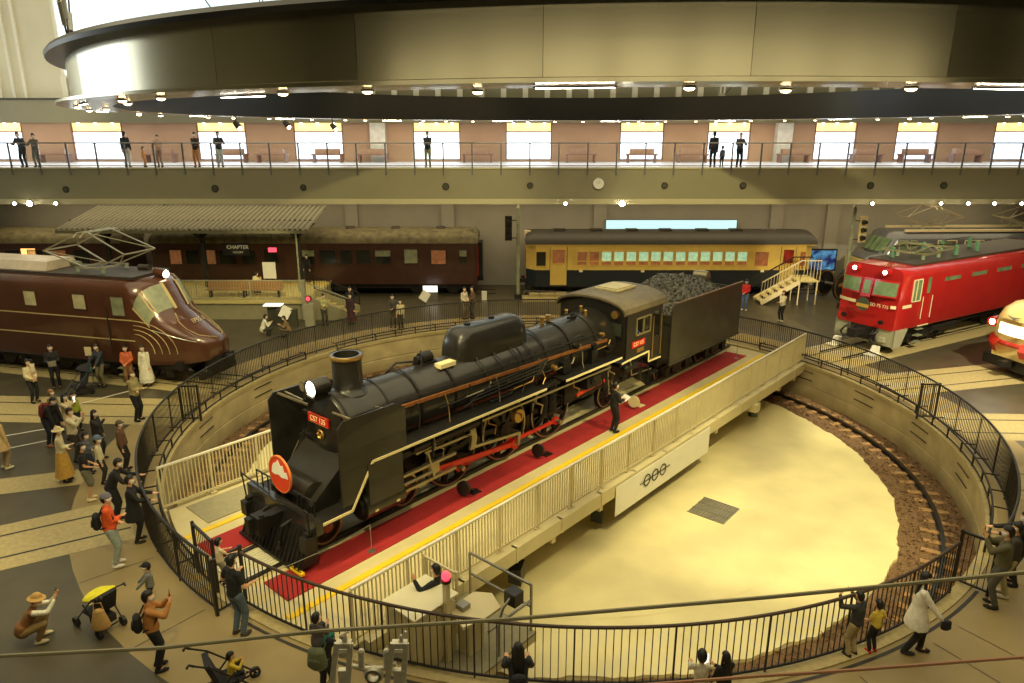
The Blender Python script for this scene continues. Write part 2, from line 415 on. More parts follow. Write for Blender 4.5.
# ---------------------------------------------------------------- turntable bridge
BR = rad(48.75)
def bw(s_, w_, z=0): # bridge coordinates -> world
    return V((CX+math.cos(BR)*s_+math.sin(BR)*w_, CY+math.sin(BR)*s_-math.cos(BR)*w_, z))
m_deck = mat('deck_cream', s(205,190,142), .55, var=.06, scale=2)
m_red = mat('carpet_red', s(160,34,34), .85, var=.12, scale=2)
m_yel = mat('line_yellow', s(236,196,30), .6, var=.05)
m_brw = mat('bridge_white', s(214,200,152), .45, var=.05)
m_grit = mat('deck_grey', s(150,142,112), .8, var=.1, scale=8)
br = thing('turntable_bridge', 'long cream turntable bridge carrying the black steam locomotive', 'turntable', (CX,CY,0), BR)
def arcx(y, R=12.2): return math.sqrt(R*R-y*y)
poly = [(arcx(y),y) for y in [-3.9+7.8*i/12 for i in range(13)]]+[(-arcx(y),y) for y in [3.9-7.8*i/12 for i in range(13)]]
MB().prism(poly,-.3,-.02).build('deck', m_deck, br)
for sy in (-1,1):
    y = lambda w: sy*w
    a, b = sorted((y(.8),y(1.76)))
    MB().box(-11.85 if sy>0 else -11.6,11.1,a,b,-.02,.005).build('carpet', m_red, br)
    a, b = sorted((y(2.16),y(2.32)))
    MB().box(-11.9,11.7,a,b,-.02,.004).build('yellow_line', m_yel, br)
    a, b = sorted((y(.5),y(.6)))
    MB().box(-12,12,a,b,-.02,.09).build('rail', m_rail, br)
    for xx in [-11.2+1.0*i for i in range(23)]:
        pass
mb = MB()
for i in range(13): mb.box(-12.05,-10.6,-.62+i*.1,-.62+i*.1+.075,-.02,.04)
mb.build('end_slats', mat('slat_pale', s(222,214,180), .5, var=.06), br)
MB().box(-11.2,-5,2.5,3.7,-.02,.006).build('grey_plate', m_grit, br)
# girders
for sy in (-1,1):
    mb = MB(); a, b = sorted((sy*3.95,sy*4.12)); mb.box(-11.3,11.7,a,b,-.34,.04)
    for x in [-10.5+1.75*i for i in range(13)]: mb.box(x-.03,x+.03,a-.02,b+.02,-.34,.04)
    mb.build('side_beam', m_brw, br)
    a, b = sorted((sy*1.0,sy*1.25)); MB().box(-9.5,9.5,a,b,-1.0,-.3).box(-11.8,11.8,a,b,-.7,-.3).build('girder', m_brw, br)
for x in (-8.5,-5.5,-3.4,3.6,6.5,9.2,10.8):
    mb = MB(); mb.box(x-.07,x+.07,-4.05,4.05,-.55,-.3)
    for sy in (-1,1): mb.prism([(sy*3.2,-.3),(sy*4.05,-.3),(sy*4.05,-.42),(sy*3.3,-.6)],x-.16,x+.16,'yz')
    mb.build('cross_beam', m_brw, br)
MB().lathe([(.9,-1.42),(.9,-1.1),(.6,-1.0),(.6,-.5)],(0,0,0),n=24).build('centre_pivot', m_rail, br)
for sx_ in (-11.3,11.3):
    for yy in (-1.1,1.1):
        MB().cyl((sx_,yy-.1,-1.1),(sx_,yy+.1,-1.1),.24,n=18).cyl((sx_,yy-.13,-1.1),(sx_,yy+.13,-1.1),.08,n=10).box(sx_-.2,sx_+.2,yy-.18,yy+.18,-.95,-.65).build('end_wheel', m_rail, br)
# motor boxes and spotlights hanging under the near side
for x, y, z in ((6.6,-4.0,-.62),):
    MB().box(x-.18,x+.18,y-.25,y+.1,z,z+.3).mi(1).cyl((x,y-.08,z-.2),(x,y-.08,z),.17,n=16).build('drive_motor', [m_brw, mat('dark_green', s(34,44,30), .4)], br)
# railings of the bridge
def brail(label, x0, x1, y, nb, parent_loc=True, z0=.04, z1=1.25):
    t = thing('bridge_railing', label, 'railing', (CX,CY,0), BR)
    MB().box(x0,x1,y-.03,y+.03,z1-.05,z1).build('handrail', mat('rail_white', s(232,224,196), .4, var=.03), t)
    MB().box(x0,x1,y-.02,y+.02,z0+.06,z0+.11).build('bottom_rail', m_brw, t)
    for i in range(nb+1):
        x = x0+(x1-x0)*i/nb; MB().box(x-.024,x+.024,y-.03,y+.03,z0-.04,z1-.04).box(x-.08,x+.08,y-.07,y+.07,z0-.04,z0).build('post', m_brw, t)
    for i in range(nb):
        mb = MB(); a = x0+(x1-x0)*i/nb; L = (x1-x0)/nb; k = int(L/.095)
        for j in range(1,k): mb.box(a+L*j/k-.012,a+L*j/k+.012,y-.012,y+.012,z0+.1,z1-.04)
        mb.build('bar_panel', m_brw, t, fixn=False)
    return t
brail('cream barred railing along the near side of the turntable bridge', -11.5, 11.95, -3.9, 17)
brail('cream barred railing along the far side of the bridge behind the locomotive', -11.7, 11.4, 3.9, 17)
t = thing('platform_gate', 'small cream barred gate at right angles to the bridge railing behind the operator', 'gate', tuple(bw(-9.75,3.98,-.02)), BR)
mb = MB(); mb.bar((0,0,1.15),(0,-.95,1.15),.04).bar((0,0,.1),(0,-.95,.1),.04).bar((0,0,0),(0,0,1.2),.05).bar((0,-.95,-.2),(0,-.95,1.2),.05); mb.build('frame', m_brw, t)
mb = MB()
for i in range(1,9): mb.bar((0,-.95*i/9,.1),(0,-.95*i/9,1.15),.018)
mb.build('bar_panel', m_brw, t)
# coupling banner
bn = thing('banner', 'white banner with a chain link emblem hung below the bridge railing', 'banner', (CX,CY,0), BR)
MB().box(-2.85,2.8,-4.16,-4.14,-.93,-.03).build('cloth', mat('banner_white', s(238,234,215), .6, var=.02), bn)
mb = MB()
for i in (-1,0,1): mb.lathe([(.15,-4.175),(.15,-4.185),(.19,-4.185),(.19,-4.175)],(-.75+i*.46,0,-.42),'y',28)
mb.box(-1.6,.12,-4.185,-4.175,-.435,-.405)
mb.build('emblem', mat('emblem_black', s(40,36,30), .5, var=0), bn)
# underslung black speakers
for k, (s_, w_, z) in enumerate(((-6.65,3.8,-.95),(-2.9,3.6,-1.0))):
    p = bw(s_,w_,z); t = thing('loudspeaker', ('black loudspeaker tilted below the near edge of the bridge','black box in the shade under the bridge beside the banner')[k], 'speaker', tuple(p), BR+.5)
    mb = MB(); mb.prism([(-.16,-.2),(.16,-.14),(.16,.2),(-.16,.26)],-.24,.24,'xz' if 0 else 'yz').build('cabinet', m_blk, t)
    MB().cyl((.24,0,.05),(.25,0,.05),.1,n=16).build('cone', m_rail, t)
    MB().box(-.03,.03,-.03,.03,.2,-z-.3).build('bracket', m_rail, t)
# lamps standing on the carpet
for k, (px_, py_, c, lb) in enumerate(((478,487,m_blk,'black round floor lamp on the red carpet nearest the cylinder'),(560,445,m_blk,'black round floor lamp on the red carpet beside the last driving wheel'),(668,376,m_brw,'white round floor lamp on the red carpet beyond the driver in black'))):
    s_ = (-6.05,-2.9,2.45)[k]; p = bw(s_,1.38); t = thing('floor_lamp', lb, 'lamp', tuple(p), BR-.1)
    MB().box(.25,.55,-.13,.13,.006,.03).build('foot', c, t)
    MB().tube([(.4,0,.03),(.3,0,.12),(.08,0,.24)],.03,6).build('arm', c, t)
    MB().cyl((.06,0,.26),(-.03,-.03,.27),.2,n=22).build('lamp_head', c, t)
# rope stanchions
for s_ in (-9.3,10.4):
    p = bw(s_,1.62); t = thing('stanchion', 'thin clear post holding a cord beside the locomotive front' if s_ < 0 else 'thin clear post near the rear end of the carpet', 'post', tuple(p))
    MB().cyl((0,0,.005),(0,0,.03),.09,n=16).build('base', m_steel, t); MB().cyl((0,0,.03),(0,0,.72),.012,n=8).build('pole', m_steel, t)
tag(MB().tube([bw(-9.3,1.62,.71),bw(-10.3,1.66,.66),bw(-11.7,1.6,.7)],.007,5).build('cord', m_steel), 'thin cord running from the clear post to the bridge end', 'cord')
# operator platform and cab desk
op = thing('operator_platform', 'small steel platform on the near corner of the bridge for the operator', 'platform', (CX,CY,0), BR)
MB().box(-11.2,-8.7,-6.1,-4.15,-.3,-.22).build('deck_plate', m_grit, op)
mb = MB()
for a, b in (((-11.2,-6.05,-.35),(-8.7,-6.05,-.35)),((-8.7,-6.05,-.35),(-8.7,-4.2,-.35)),((-11.2,-6.05,-.35),(-11.2,-4.2,-.35))): mb.bar(a,b,.1,.16)
mb.build('edge_beam', m_brw, op)
mb = MB()
for a, b in (((-8.75,-6.0,.85),(-8.75,-4.3,.85)),((-8.75,-6.0,-.2),(-8.75,-6.0,.85)),((-8.75,-4.3,-.2),(-8.75,-4.3,.85)),((-10.0,-6.0,.5),(-8.75,-6.0,.5)),((-8.75,-6,.35),(-8.75,-4.3,.35))): mb.bar(a,b,.04)
mb.build('guard_rail', m_steel, op)
mb = MB()
for i in range(4): mb.bar((-8.7,-5.1,-.35-.28*i),(-8.7,-4.7,-.35-.28*i),.03)
mb.bar((-8.68,-5.1,-.3),(-8.68,-5.1,-1.42),.04).bar((-8.68,-4.7,-.3),(-8.68,-4.7,-1.42),.04).build('ladder', m_brw, op)
MB().bar((-9,-5.2,-.35),(-9,-5.2,-1.42),.14).bar((-11,-5.6,-.35),(-11,-5.6,-1.42),.14).build('support_leg', m_brw, op)
cb = thing('control_cabinet', 'cream metal control cabinet with a slanted top beside the turntable operator', 'cabinet', tuple(bw(-10.62,4.85,-.22)), BR)
MB().prism([(-.5,0),(.5,0),(.5,1.12),(-.5,1.25)],-.42,.42,'xz').build('housing', m_brw, cb)
MB().box(-.36,.36,-.44,-.42,.15,1.0).build('door', m_deck, cb)
MB().box(-.55,.55,-.46,.46,1.24,1.27).build('lid', mat('lid_cream', s(232,222,180), .45, var=.03), cb)
dk = thing('control_desk', 'pale hexagonal control desk in front of the turntable operator', 'desk', tuple(bw(-9.9,5.45,-.22)), BR)
MB().prism([(-.5,-.3),(-.15,-.42),(.4,-.42),(.6,0),(.4,.3),(-.3,.3)],.86,.92).build('top', m_brw, dk)
MB().box(-.2,.2,-.15,.15,0,.86).build('pedestal', m_brw, dk)
MB().box(-.2,0,.0,.2,.92,1.02).build('lever_box', m_steel, dk)
wl = thing('warning_lamp', 'red warning lamp glowing on a tall pale post beside the operator', 'lamp', tuple(bw(-10.42,5.35,-.22)), BR)
MB().box(-.05,.05,-.05,.05,0,1.75).build('post', m_brw, wl)
MB().ell((0,0,1.84),(.085,.085,.1)).build('bulb', mat('red_glow', (1,.1,.1), .4, var=0, emit=(1,.03,.05), estr=2.2), wl)
MB().cyl((0,0,1.72),(0,0,1.77),.1,n=14).build('collar', m_blk, wl)
fl = thing('flood_light', 'small square flood light on a bent arm at the platform corner', 'lamp', tuple(bw(-9.7,6.0,-.22)), BR)
MB().tube([(0,0,0),(0,0,.75),(.12,0,1.0),(.35,0,1.12)],.03,6).build('arm', m_steel, fl)
MB().box(.3,.55,-.14,.14,.95,1.22).build('head', m_blk, fl); MB().box(.55,.57,-.11,.11,.98,1.19).build('lens', m_steel, fl)

# ---------------------------------------------------------------- steam locomotive
mk = mat('loco_black', s(46,43,38), .3, metal=.35, var=.3, scale=1.5, coat=.3, detail=8)
mk2 = mat('loco_frame', s(30,27,24), .5, metal=.3, var=.3, scale=6)
mw = mat('edge_white', s(232,216,160), .5, var=.03)
mcop = mat('copper_pipe', s(150,92,48), .4, metal=.4, var=.25, scale=8)
mrod = mat('rod_red', s(205,52,34), .4, var=.08)
mst = mat('rod_steel', s(160,148,118), .32, metal=.7, var=.1)
mgold = mat('brass', s(178,140,74), .35, metal=.7, var=.1)
mplate = mat('plate_red', s(196,30,22), .45, var=.04)
lo = thing('steam_locomotive', 'large black steam locomotive with red number plate and smoke deflectors on the turntable bridge', 'locomotive', (CX,CY,0), BR)
ZC = 2.62
# all shapes below: x along the engine (front is negative), y<0 is the camera side
MB().lathe([(0,-9.2),(.84,-9.2),(.88,-9.12),(.88,-7.9),(.84,-7.88),(.84,-5.0),(.86,-4.9),(.88,-2.4),(.93,-.6),(.96,1.75)],(0,0,ZC),'x',40).build('boiler', mk, lo)
for x in (-9.1,-7.9,-6.9,-5.7,-2.9,-1.9,-.7,.6): MB().lathe([(.875 if x<-2 else .945,x-.03),(.895 if x<-2 else .965,x-.03),(.895 if x<-2 else .965,x+.03),(.875 if x<-2 else .945,x+.03)],(0,0,ZC),'x',40).build('boiler_band', mk2, lo)
sd = MB().lathe([(0,-9.34),(.35,-9.33),(.6,-9.28),(.74,-9.2),(.78,-9.19)],(0,0,ZC-.05),'x',32).build('smokebox_door', mk, lo)
mb = MB(); mb.lathe([(.10,-9.40),(.13,-9.37),(.10,-9.35),(.08,-9.37),(.10,-9.40)],(0,0,ZC-.1),'x',18).cyl((-9.42,0,ZC-.1),(-9.3,0,ZC-.1),.03,n=8).bar((-9.4,-.12,ZC-.1),(-9.4,.12,ZC-.1),.025)
mb.build('door_handle', mgold, sd)
for zz in (-.35,.25): MB().box(-9.3,-9.2,.4,.86,ZC+zz-.04,ZC+zz+.04).build('hinge', mk2, sd)
pl = MB().box(-9.42,-9.38,-.4,.4,2.79,3.02).build('number_plate', mplate, lo)
mb = MB(); mb.box(-9.425,-9.415,-.39,.39,2.79,2.805).box(-9.425,-9.415,-.39,.39,3.005,3.02).build('rim', mgold, pl)
text('C57 135', .19, mw, pl, (-9.425,0,2.9), (PI/2,0,-PI/2), sx=.95)
MB().box(-9.38,-9.3,-.2,.2,2.86,2.95).build('plate_bracket', mk2, lo)
MB().lathe([(.5,3.38),(.42,3.47),(.36,3.56),(.355,4.2),(.39,4.22),(.39,4.32),(.31,4.32),(.3,3.6),(0,3.6)],(-8.5,0,0),'z',30).build('chimney', mk, lo)
MB().lathe([(.392,4.23),(.405,4.26),(.405,4.3),(.392,4.33)],(-8.5,0,0),'z',30).build('chimney_cap', mgold, lo)
# headlamps
hl = MB().cyl((-9.55,-.02,3.72),(-9.12,-.02,3.72),.2,n=20).lathe([(.2,-9.55),(.225,-9.58),(.225,-9.54)],(0,-.02,3.72),'x',20).box(-9.5,-9.15,-.1,.06,3.42,3.55).build('headlamp', mk, lo)
MB().lathe([(0,-9.565),(.1,-9.575),(.185,-9.555)],(0,-.02,3.72),'x',20).build('lens', mat('headlamp_glow', (1,1,1), .3, var=0, emit=(1,.85,.55), estr=5), hl)
h2 = MB().cyl((-9.45,.5,3.62),(-9.2,.5,3.62),.12,n=16).box(-9.4,-9.25,.45,.55,3.3,3.52).build('auxiliary_lamp', mk, lo)
MB().lathe([(0,-9.46),(.11,-9.455)],(0,.5,3.62),'x',16).build('lens', mst, h2)
# dome: long rounded casing
rings = []
US = [0,.01,.03,.06,.1,.14,.18,.5,.82,.86,.9,.94,.97,.99,1]
for i in range(15):
    u = US[i]; x = -5.12+2.95*u
    dd = min(u, 1-u)*2.95; R0 = .5
    e = 1 if dd >= R0 else math.sqrt(max(0, 1-((R0-dd)/R0)**2))
    top = 3.25+.98*(.25+.75*e) ; hwid = .53*(.45+.55*e)
    r = []
    for k in range(17):
        q = PI*k/16; cx_ = math.cos(q); sz = math.sin(q)
        r.append((x, math.copysign(abs(cx_)**.6,cx_)*hwid, 3.2+(top-3.2)*sz**.62))
    rings.append(r)
mb = MB(); mb.loft(rings, cap=True, closed=True); dm = mb.build('dome', mk, lo)
mb = MB()
for x in (-4.4,-3.4): mb.cyl((x,0,4.2),(x,0,4.27),.09,n=14)
mb.build('filler_cap', mk2, dm)
for sy in (-1,1):
    mb = MB()
    for x in (-4.6,-3.9,-3.2,-2.6): mb.tube([(x,sy*.45,3.45),(x+.05,sy*.75,3.2),(x+.1,sy*.92,2.8),(x+.1,sy*1.0,2.2)],.022,5)
    mb.build('sand_pipe', mk2, lo)
# turbine generator, steam valves, whistle, safety valves
MB().cyl((-6.1,.1,3.6),(-5.75,.1,3.6),.16,n=14).cyl((-6.25,.1,3.6),(-6.1,.1,3.6),.1,n=12).box(-6.2,-5.7,-.1,.3,3.42,3.5).tube([(-6.1,.1,3.72),(-6.15,0,3.85),(-6.3,-.2,3.8),(-6.4,-.3,3.5)],.02,5).build('turbine_generator', mk2, lo)
MB().box(-5.9,-5.35,-.5,-.25,3.38,3.5).build('white_step', mw, lo)
MB().tube([(-6.9,.55,3.3),(-6.6,.5,3.52),(-6.2,.3,3.5),(-5.3,.45,3.4)],.03,6).build('feed_pipe', mk2, lo)
for k, x in enumerate((-.9,-.6)): MB().cyl((x,.1,3.5),(x,.1,3.72),.07,n=12).cyl((x,.1,3.72),(x,.1,3.76),.1,n=12).build('safety_valve', mgold, lo)
MB().cyl((.2,-.25,3.5),(.2,-.25,3.72),.05,n=10).cyl((.0,-.25,3.6),(.45,-.25,3.6),.05,n=10).cyl((.45,-.2,3.5),(.45,-.2,3.68),.06,n=10).build('steam_turret', mk2, lo)
for sy in (-1,1):
    mb = MB(); mb.bar((-7.7,sy*.87,2.92),(1.2,sy*.99,2.74),.05,.09)
    mb.tube([(-7.7,sy*.87,2.92),(-8.0,sy*.9,2.6),(-8.0,sy*.95,2.2)],.03,6).build('copper_lagging', mcop, lo)
    mb = MB(); mb.tube([(-9.0,sy*.93,3.15),(-7,sy*.93,3.12),(-3,sy*.95,3.1),(1.2,sy*1.0,3.1)],.018,5)
    for x in (-8.5,-7.2,-6,-4.8,-3.6,-2.4,-1.2,0,1): mb.bar((x,sy*.8,3.1),(x,sy*.94,3.11),.02)
    mb.build('handrail', mk2, lo)
    # bundles of pipes over the running board
    for k in range(4): MB().tube([(-5.6+k*.25,sy*1.02,2.35+k*.1),(-5.3+k*.25,sy*1.05,2.45+k*.1),(-2.4,sy*1.06,2.52+k*.1),(-2.0,sy*1.02,2.85)],.022,5).build('injector_pipe', mk2, lo)
    # running boards with white edges
    mb = MB(); mb.box(-8.95,-2.55,min(sy*.8,sy*1.42),max(sy*.8,sy*1.42),2.08,2.14); mb.box(-1.6,1.5,min(sy*.9,sy*1.42),max(sy*.9,sy*1.42),2.08,2.14)
    mb.box(-2.55,-1.6,min(sy*.9,sy*1.2),max(sy*.9,sy*1.2),2.0,2.06)
    mb.build('running_board', mk2, lo)
    mb = MB(); y0 = sy*1.425
    def wl_(pts, mb=mb, y0=y0):
        for a, b in zip(pts, pts[1:]): mb.bar((a[0],y0,a[1]),(b[0],y0,b[1]),.02,.065,up=(0,1,0) if 0 else (0,0,1))
    wl_([(-2.55,2.13),(-8.95,2.13)]); mb.bar((-8.95,y0,2.15),(-9.62,y0,1.12),.02,.06); wl_([(-9.6,1.13),(-10.43,1.12)]); wl_([(-1.6,2.13),(1.5,2.13)])
    mb.build('white_edge', mw, lo)
    mb = MB(); mb.box(-10.45,-9.6,min(sy*.7,sy*1.42),max(sy*.7,sy*1.42),1.06,1.12); mb.bar((-9.6,sy*1.15,1.1),(-8.93,sy*1.15,2.12),.5,.04).build('front_step', mk2, lo)
    # deflectors
    df = MB().prism([(-9.86,2.12),(-9.86,3.18),(-9.7,3.34),(-8.24,3.34),(-7.94,3.18),(-7.94,2.14)],min(sy*1.38,sy*1.42),max(sy*1.38,sy*1.42),'xz') if 1 else None
    df.prism([(-9.86,1.3),(-9.86,2.14),(-9.0,2.14),(-9.55,1.3)],min(sy*1.38,sy*1.42),max(sy*1.38,sy*1.42),'xz')
    df = df.build('smoke_deflector', mk, lo)
    mb = MB(); mb.bar((-9.4,sy*.6,3.25),(-9.4,sy*1.38,3.28),.035).bar((-8.3,sy*.75,3.1),(-8.3,sy*1.38,3.2),.035).bar((-9.0,sy*.8,2.9),(-9.6,sy*1.38,3.3),.05).build('stay', mst, df)
    # cylinders
    cy = MB(); cy.box(-9.12,-8.1,min(sy*.85,sy*1.44),max(sy*.85,sy*1.44),.92,2.08)
    cy.cyl((-9.2,sy*1.1,.95),(-8.05,sy*1.1,.95),.36,n=22); cy.cyl((-9.2,sy*1.1,1.62),(-8.0,sy*1.1,1.62),.22,n=18); cy = cy.build('cylinder', mk, lo)
    MB().cyl((-9.28,sy*1.1,.95),(-9.2,sy*1.1,.95),.24,n=18).build('cover', mk2, cy); MB().cyl((-9.3,sy*1.1,1.62),(-9.2,sy*1.1,1.62),.12,n=14).build('cover', mk2, cy)
    mb = MB()
    for x in (-8.95,-8.3): mb.box(x-.05,x+.05,sy*1.44-.015,sy*1.44+.015,.84,.9)
    mb.build('drain_cock', mw, cy)
# smokebox saddle, front deck
MB().prism([(-.7,1.1),(.7,1.1),(.55,2.0),(-.55,2.0)],-9.25,-8.0,'yz').build('saddle', mk2, lo)
MB().prism([(-10.3,1.3),(-9.2,2.2),(-9.2,1.1),(-10.3,1.1)],-.85,.85,'xz').build('front_apron', mk, lo)
MB().cyl((-10.05,-.65,1.45),(-10.05,.65,1.45),.3,n=20).build('air_reservoir', mk, lo)
bb = MB().box(-10.6,-10.42,-1.45,1.45,.92,1.25).build('buffer_beam', mk, lo)
mb = MB(); mb.tube([(-10.68,-1.3,1.0),(-10.7,-1.3,1.5),(-10.7,-1.2,1.52)],.02,5).tube([(-10.7,-1.35,1.5),(-10.7,-.3,1.42),(-10.75,0,1.35),(-10.7,.3,1.42),(-10.7,1.5,1.55)],.02,5).tube([(-10.65,1.4,.7),(-10.7,1.45,1.55)],.02,5); mb.build('cut_lever', mk2, bb)
for y in (-1.2,-.95,-.7,.7,.95,1.2): MB().bar((-10.45,y,1.25),(-10.45,y,1.62),.025).build('handrail_post', mk2, bb)
MB().tube([(-10.45,-1.2,1.62),(-10.45,1.2,1.62)],.02,6).build('front_handrail', mk2, bb)
cp = MB().box(-11.0,-10.55,-.14,.14,.78,1.08).box(-11.25,-10.98,-.18,.18,.72,1.14).box(-11.38,-11.2,.02,.2,.74,1.1).cyl((-11.12,-.1,.66),(-11.12,-.1,1.18),.06,n=10).build('coupler', mk2, lo)
for y in (-.45,.5): MB().tube([(-10.6,y,.95),(-10.85,y,.9),(-10.92,y,.6),(-10.88,y+.1,.4)],.045,8).cyl((-10.88,y+.1,.42),(-10.88,y+.1,.3),.06,n=10).build('brake_hose', mk2, lo)
for sy in (-1,1): MB().cyl((-10.75,sy*1.25,.95),(-10.6,sy*1.25,.95),.07,n=12).box(-10.85,-10.6,sy*1.25-.12,sy*1.25+.12,.55,.9).build('marker_lamp', mk2, lo)
pg = MB(); pg.prism([(-10.95,.16),(-10.5,.16),(-10.45,.95),(-10.62,.95)],-1.25,1.25,'xz'); 
for i in range(17): y = -1.2+2.4*i/16; pg.bar((-10.98,y,.14),(-10.64,y,.9),.03)
pg.bar((-10.98,-1.3,.12),(-10.98,1.3,.12),.06); pg.build('pilot', mk2, lo)
for y in (-1.15,): MB().box(-11.02,-10.92,y-.22,y+.22,.09,.15).build('white_step', m_yel, lo)
# frame
for sy in (-1,1): MB().box(-10.4,4.2,sy*.45-.03,sy*.45+.03,.75,1.5).build('main_frame', mk2, lo)
MB().box(-.9,1.8,-.85,.85,1.0,2.1).build('ash_pan', mk2, lo)
# wheels
def wheel(x, y, r, sy, parent, spokes=0, nm='wheel', z=None, name='wheel'):
    z = r+.09 if z is None else z
    f = 1 if sy > 0 else -1
    w = MB().lathe([(r-.12,-.06),(r-.02,-.06),(r-.01,.06*1),(r-.12,.06),(r-.12,-.06)],(x,y,z),'y',36).lathe([(r+.03,-.07*f),(r+.03,-.05*f),(r-.02,-.045*f)],(x,y,z),'y',36)
    w.cyl((x,y-.1,z),(x,y+.1,z),r*.2,n=18)
    w = w.build(name, mk2, parent)
    MB().lathe([(r-.055,f*.068),(r-.0,f*.068),(r-.0,f*.055)],(x,y,z),'y',36).build('tyre', mst, w)
    mb = MB()
    if spokes:
        for k in range(spokes):
            q = 2*PI*k/spokes+.2; d = V((math.cos(q),0,math.sin(q))); c = V((x,y,z))
            mb.bar(c+d*r*.15, c+d*(r-.1), r*.17, .09, up=(0,1,0))
        mb.prism([(x+math.cos(q)*rr, z+math.sin(q)*rr) for q, rr in [(rad(a),r-.1) for a in range(60,131,10)]+[(rad(a),r*.55) for a in range(130,59,-10)]],y-.06,y+.06,'xz')
    else: mb.cyl((x,y-.03,z),(x,y+.03,z),r-.1,n=30)
    mb.build('spokes' if spokes else 'disc', mk2, w)
    return w
for x in (-9.85,-7.45):
    for sy in (-1,1):
        w = wheel(x, sy*.6, .45, sy, lo, 0, name='leading_wheel'); MB().cyl((x,sy*.64,.54),(x,sy*.76,.54),.13,n=14).build('axle_box', mat('axle_red', s(150,70,50), .5), w)
for sy in (-1,1): MB().box(-10.1,-7.2,sy*.48-.04,sy*.48+.04,.45,.75).build('bogie_frame', mk2, lo)
DX = (-5.78,-3.6,-1.42); PHI = rad(-72); CR = .45
for x in DX:
    for sy in (-1,1):
        w = wheel(x, sy*.62, .95, sy, lo, 9, name='driving_wheel', z=.99)
        cx_, cz_ = x+CR*math.cos(PHI), .99+CR*math.sin(PHI)
        MB().cyl((cx_,sy*.66,cz_),(cx_,sy*1.02,cz_),.07,n=12).build('crank_pin', mst, w)
for sy in (-1,1):
    wheel(1.75, sy*.6, .5, sy, lo, 10, name='trailing_wheel')
    for x in (-4.7,-2.5): MB().box(x-.08,x+.08,sy*.62-.05,sy*.62+.05,.4,1.1).build('brake_shoe', mk2, lo)
    ox, oz = CR*math.cos(PHI), CR*math.sin(PHI)
    y = sy*.8; mb = MB(); mb.bar((DX[0]+ox,y,.99+oz),(DX[2]+ox,y,.99+oz),.05,.11)
    for x in DX: mb.cyl((x+ox,y-.05,.99+oz),(x+ox,y+.05,.99+oz),.13,n=16)
    mb.build('coupling_rod', mrod, lo)
    y = sy*.95; MB().bar((-6.75,y,.9),(DX[1]+ox-.15,y,.99+oz),.05,.13).cyl((DX[1]+ox,y-.06,.99+oz),(DX[1]+ox,y+.06,.99+oz),.17,n=16).build('main_rod', mrod, lo)
    MB().cyl((-8.05,sy*1.1,.95),(-6.9,sy*1.1,.97),.045,n=10).build('piston_rod', mst, lo)
    MB().box(-6.95,-6.55,sy*.95-.08,sy*.95+.14,.82,1.12).build('crosshead', mst, lo)
    for z in (.76,1.18): MB().box(-8.0,-6.0,sy*1.05-.05,sy*1.05+.05,z-.035,z+.035).build('slide_bar', mst, lo)
    y = sy*1.1
    MB().bar((-3.42,y,.92),(-5.45,y,1.15),.04,.08).build('eccentric_rod', mst, lo)
    MB().bar((DX[1]+ox,y,.99+oz),(-3.42,y,.95),.05,.1).build('eccentric_crank', mst, lo)
    MB().prism([(-5.5,1.1),(-5.3,1.1),(-5.22,1.4),(-5.3,1.75),(-5.5,1.75),(-5.42,1.4)],y-.04,y+.04,'xz').build('expansion_link', mst, lo)
    MB().bar((-7.1,y,1.58),(-5.4,y,1.55),.04,.06).build('radius_rod', mst, lo)
    MB().bar((-7.0,y,1.6),(-6.8,y,.75),.03,.05).bar((-6.8,y,.78),(-6.75,sy*.98,.95),.05).build('combination_lever', mst, lo)
    MB().box(-7.9,-5.2,sy*1.16-.02,sy*1.16+.02,1.72,1.86).build('motion_bracket', mst if 0 else mk2, lo)
    MB().bar((-7.4,y,1.66),(-6.6,y,1.72),.05,.07).build('valve_guide', mst, lo)
    MB().cyl((-3.6,y-.02,1.55),(-3.6,y+.16*sy,1.55),.2,n=18).build('round_cover', mgold, lo)
    mb = MB()
    for x in (-7.0,-5.2,-3.1): mb.bar((x,sy*1.3,1.5),(x,sy*1.3,2.08),.05)
    mb.build('board_hanger', mk2, lo)
    MB().bar((-5.2,sy*1.32,1.93),(1.0,sy*1.32,1.9),.04,.05).build('reach_rod', mst, lo)
    MB().cyl((-7.6,sy*1.2,1.9),(-4.3,sy*1.2,1.9),.1,n=12).build('air_pipe', mk2, lo)
    # compressor / feed pump
    pu = MB()
    for i in range(9): pu.cyl((-1.95,sy*1.12,1.2+i*.07),(-1.95,sy*1.12,1.24+i*.07),.17,n=16); pu.cyl((-2.35,sy*1.12,1.25+i*.06),(-2.35,sy*1.12,1.28+i*.06),.15,n=16)
    pu.cyl((-1.95,sy*1.12,1.15),(-1.95,sy*1.12,1.95),.14,n=14).cyl((-2.35,sy*1.12,1.1),(-2.35,sy*1.12,1.9),.12,n=14).tube([(-2.35,sy*1.15,1.9),(-2.2,sy*1.2,2.1),(-1.9,sy*1.2,2.12),(-1.6,sy*1.15,2.0)],.03,6)
    pu.build('air_compressor', mk2, lo)
    # under the cab: pipes, injector, brackets
    MB().box(-.3,.5,min(sy*.9,sy*1.3),max(sy*.9,sy*1.3),1.45,1.8).build('air_tank', mk2, lo)
    MB().bar((-.6,sy*1.1,1.3),(.9,sy*1.15,1.42),.05,.1).build('red_lever', mrod, lo)
    for a, b, c in (((.6,1.9),(.8,1.2),(1.5,1.1)),((1.0,1.9),(1.1,.9),(2.6,.8)),((2.4,1.8),(2.5,1.2),(3.9,1.1)),((3.2,1.6),(3.1,.9),(3.7,.5))):
        MB().tube([(a[0],sy*1.2,a[1]),(b[0],sy*1.22,b[1]),(c[0],sy*1.18,c[1])],.03,6).build('pipe', mst if a[0] in (1.0,2.4) else mk2, lo)
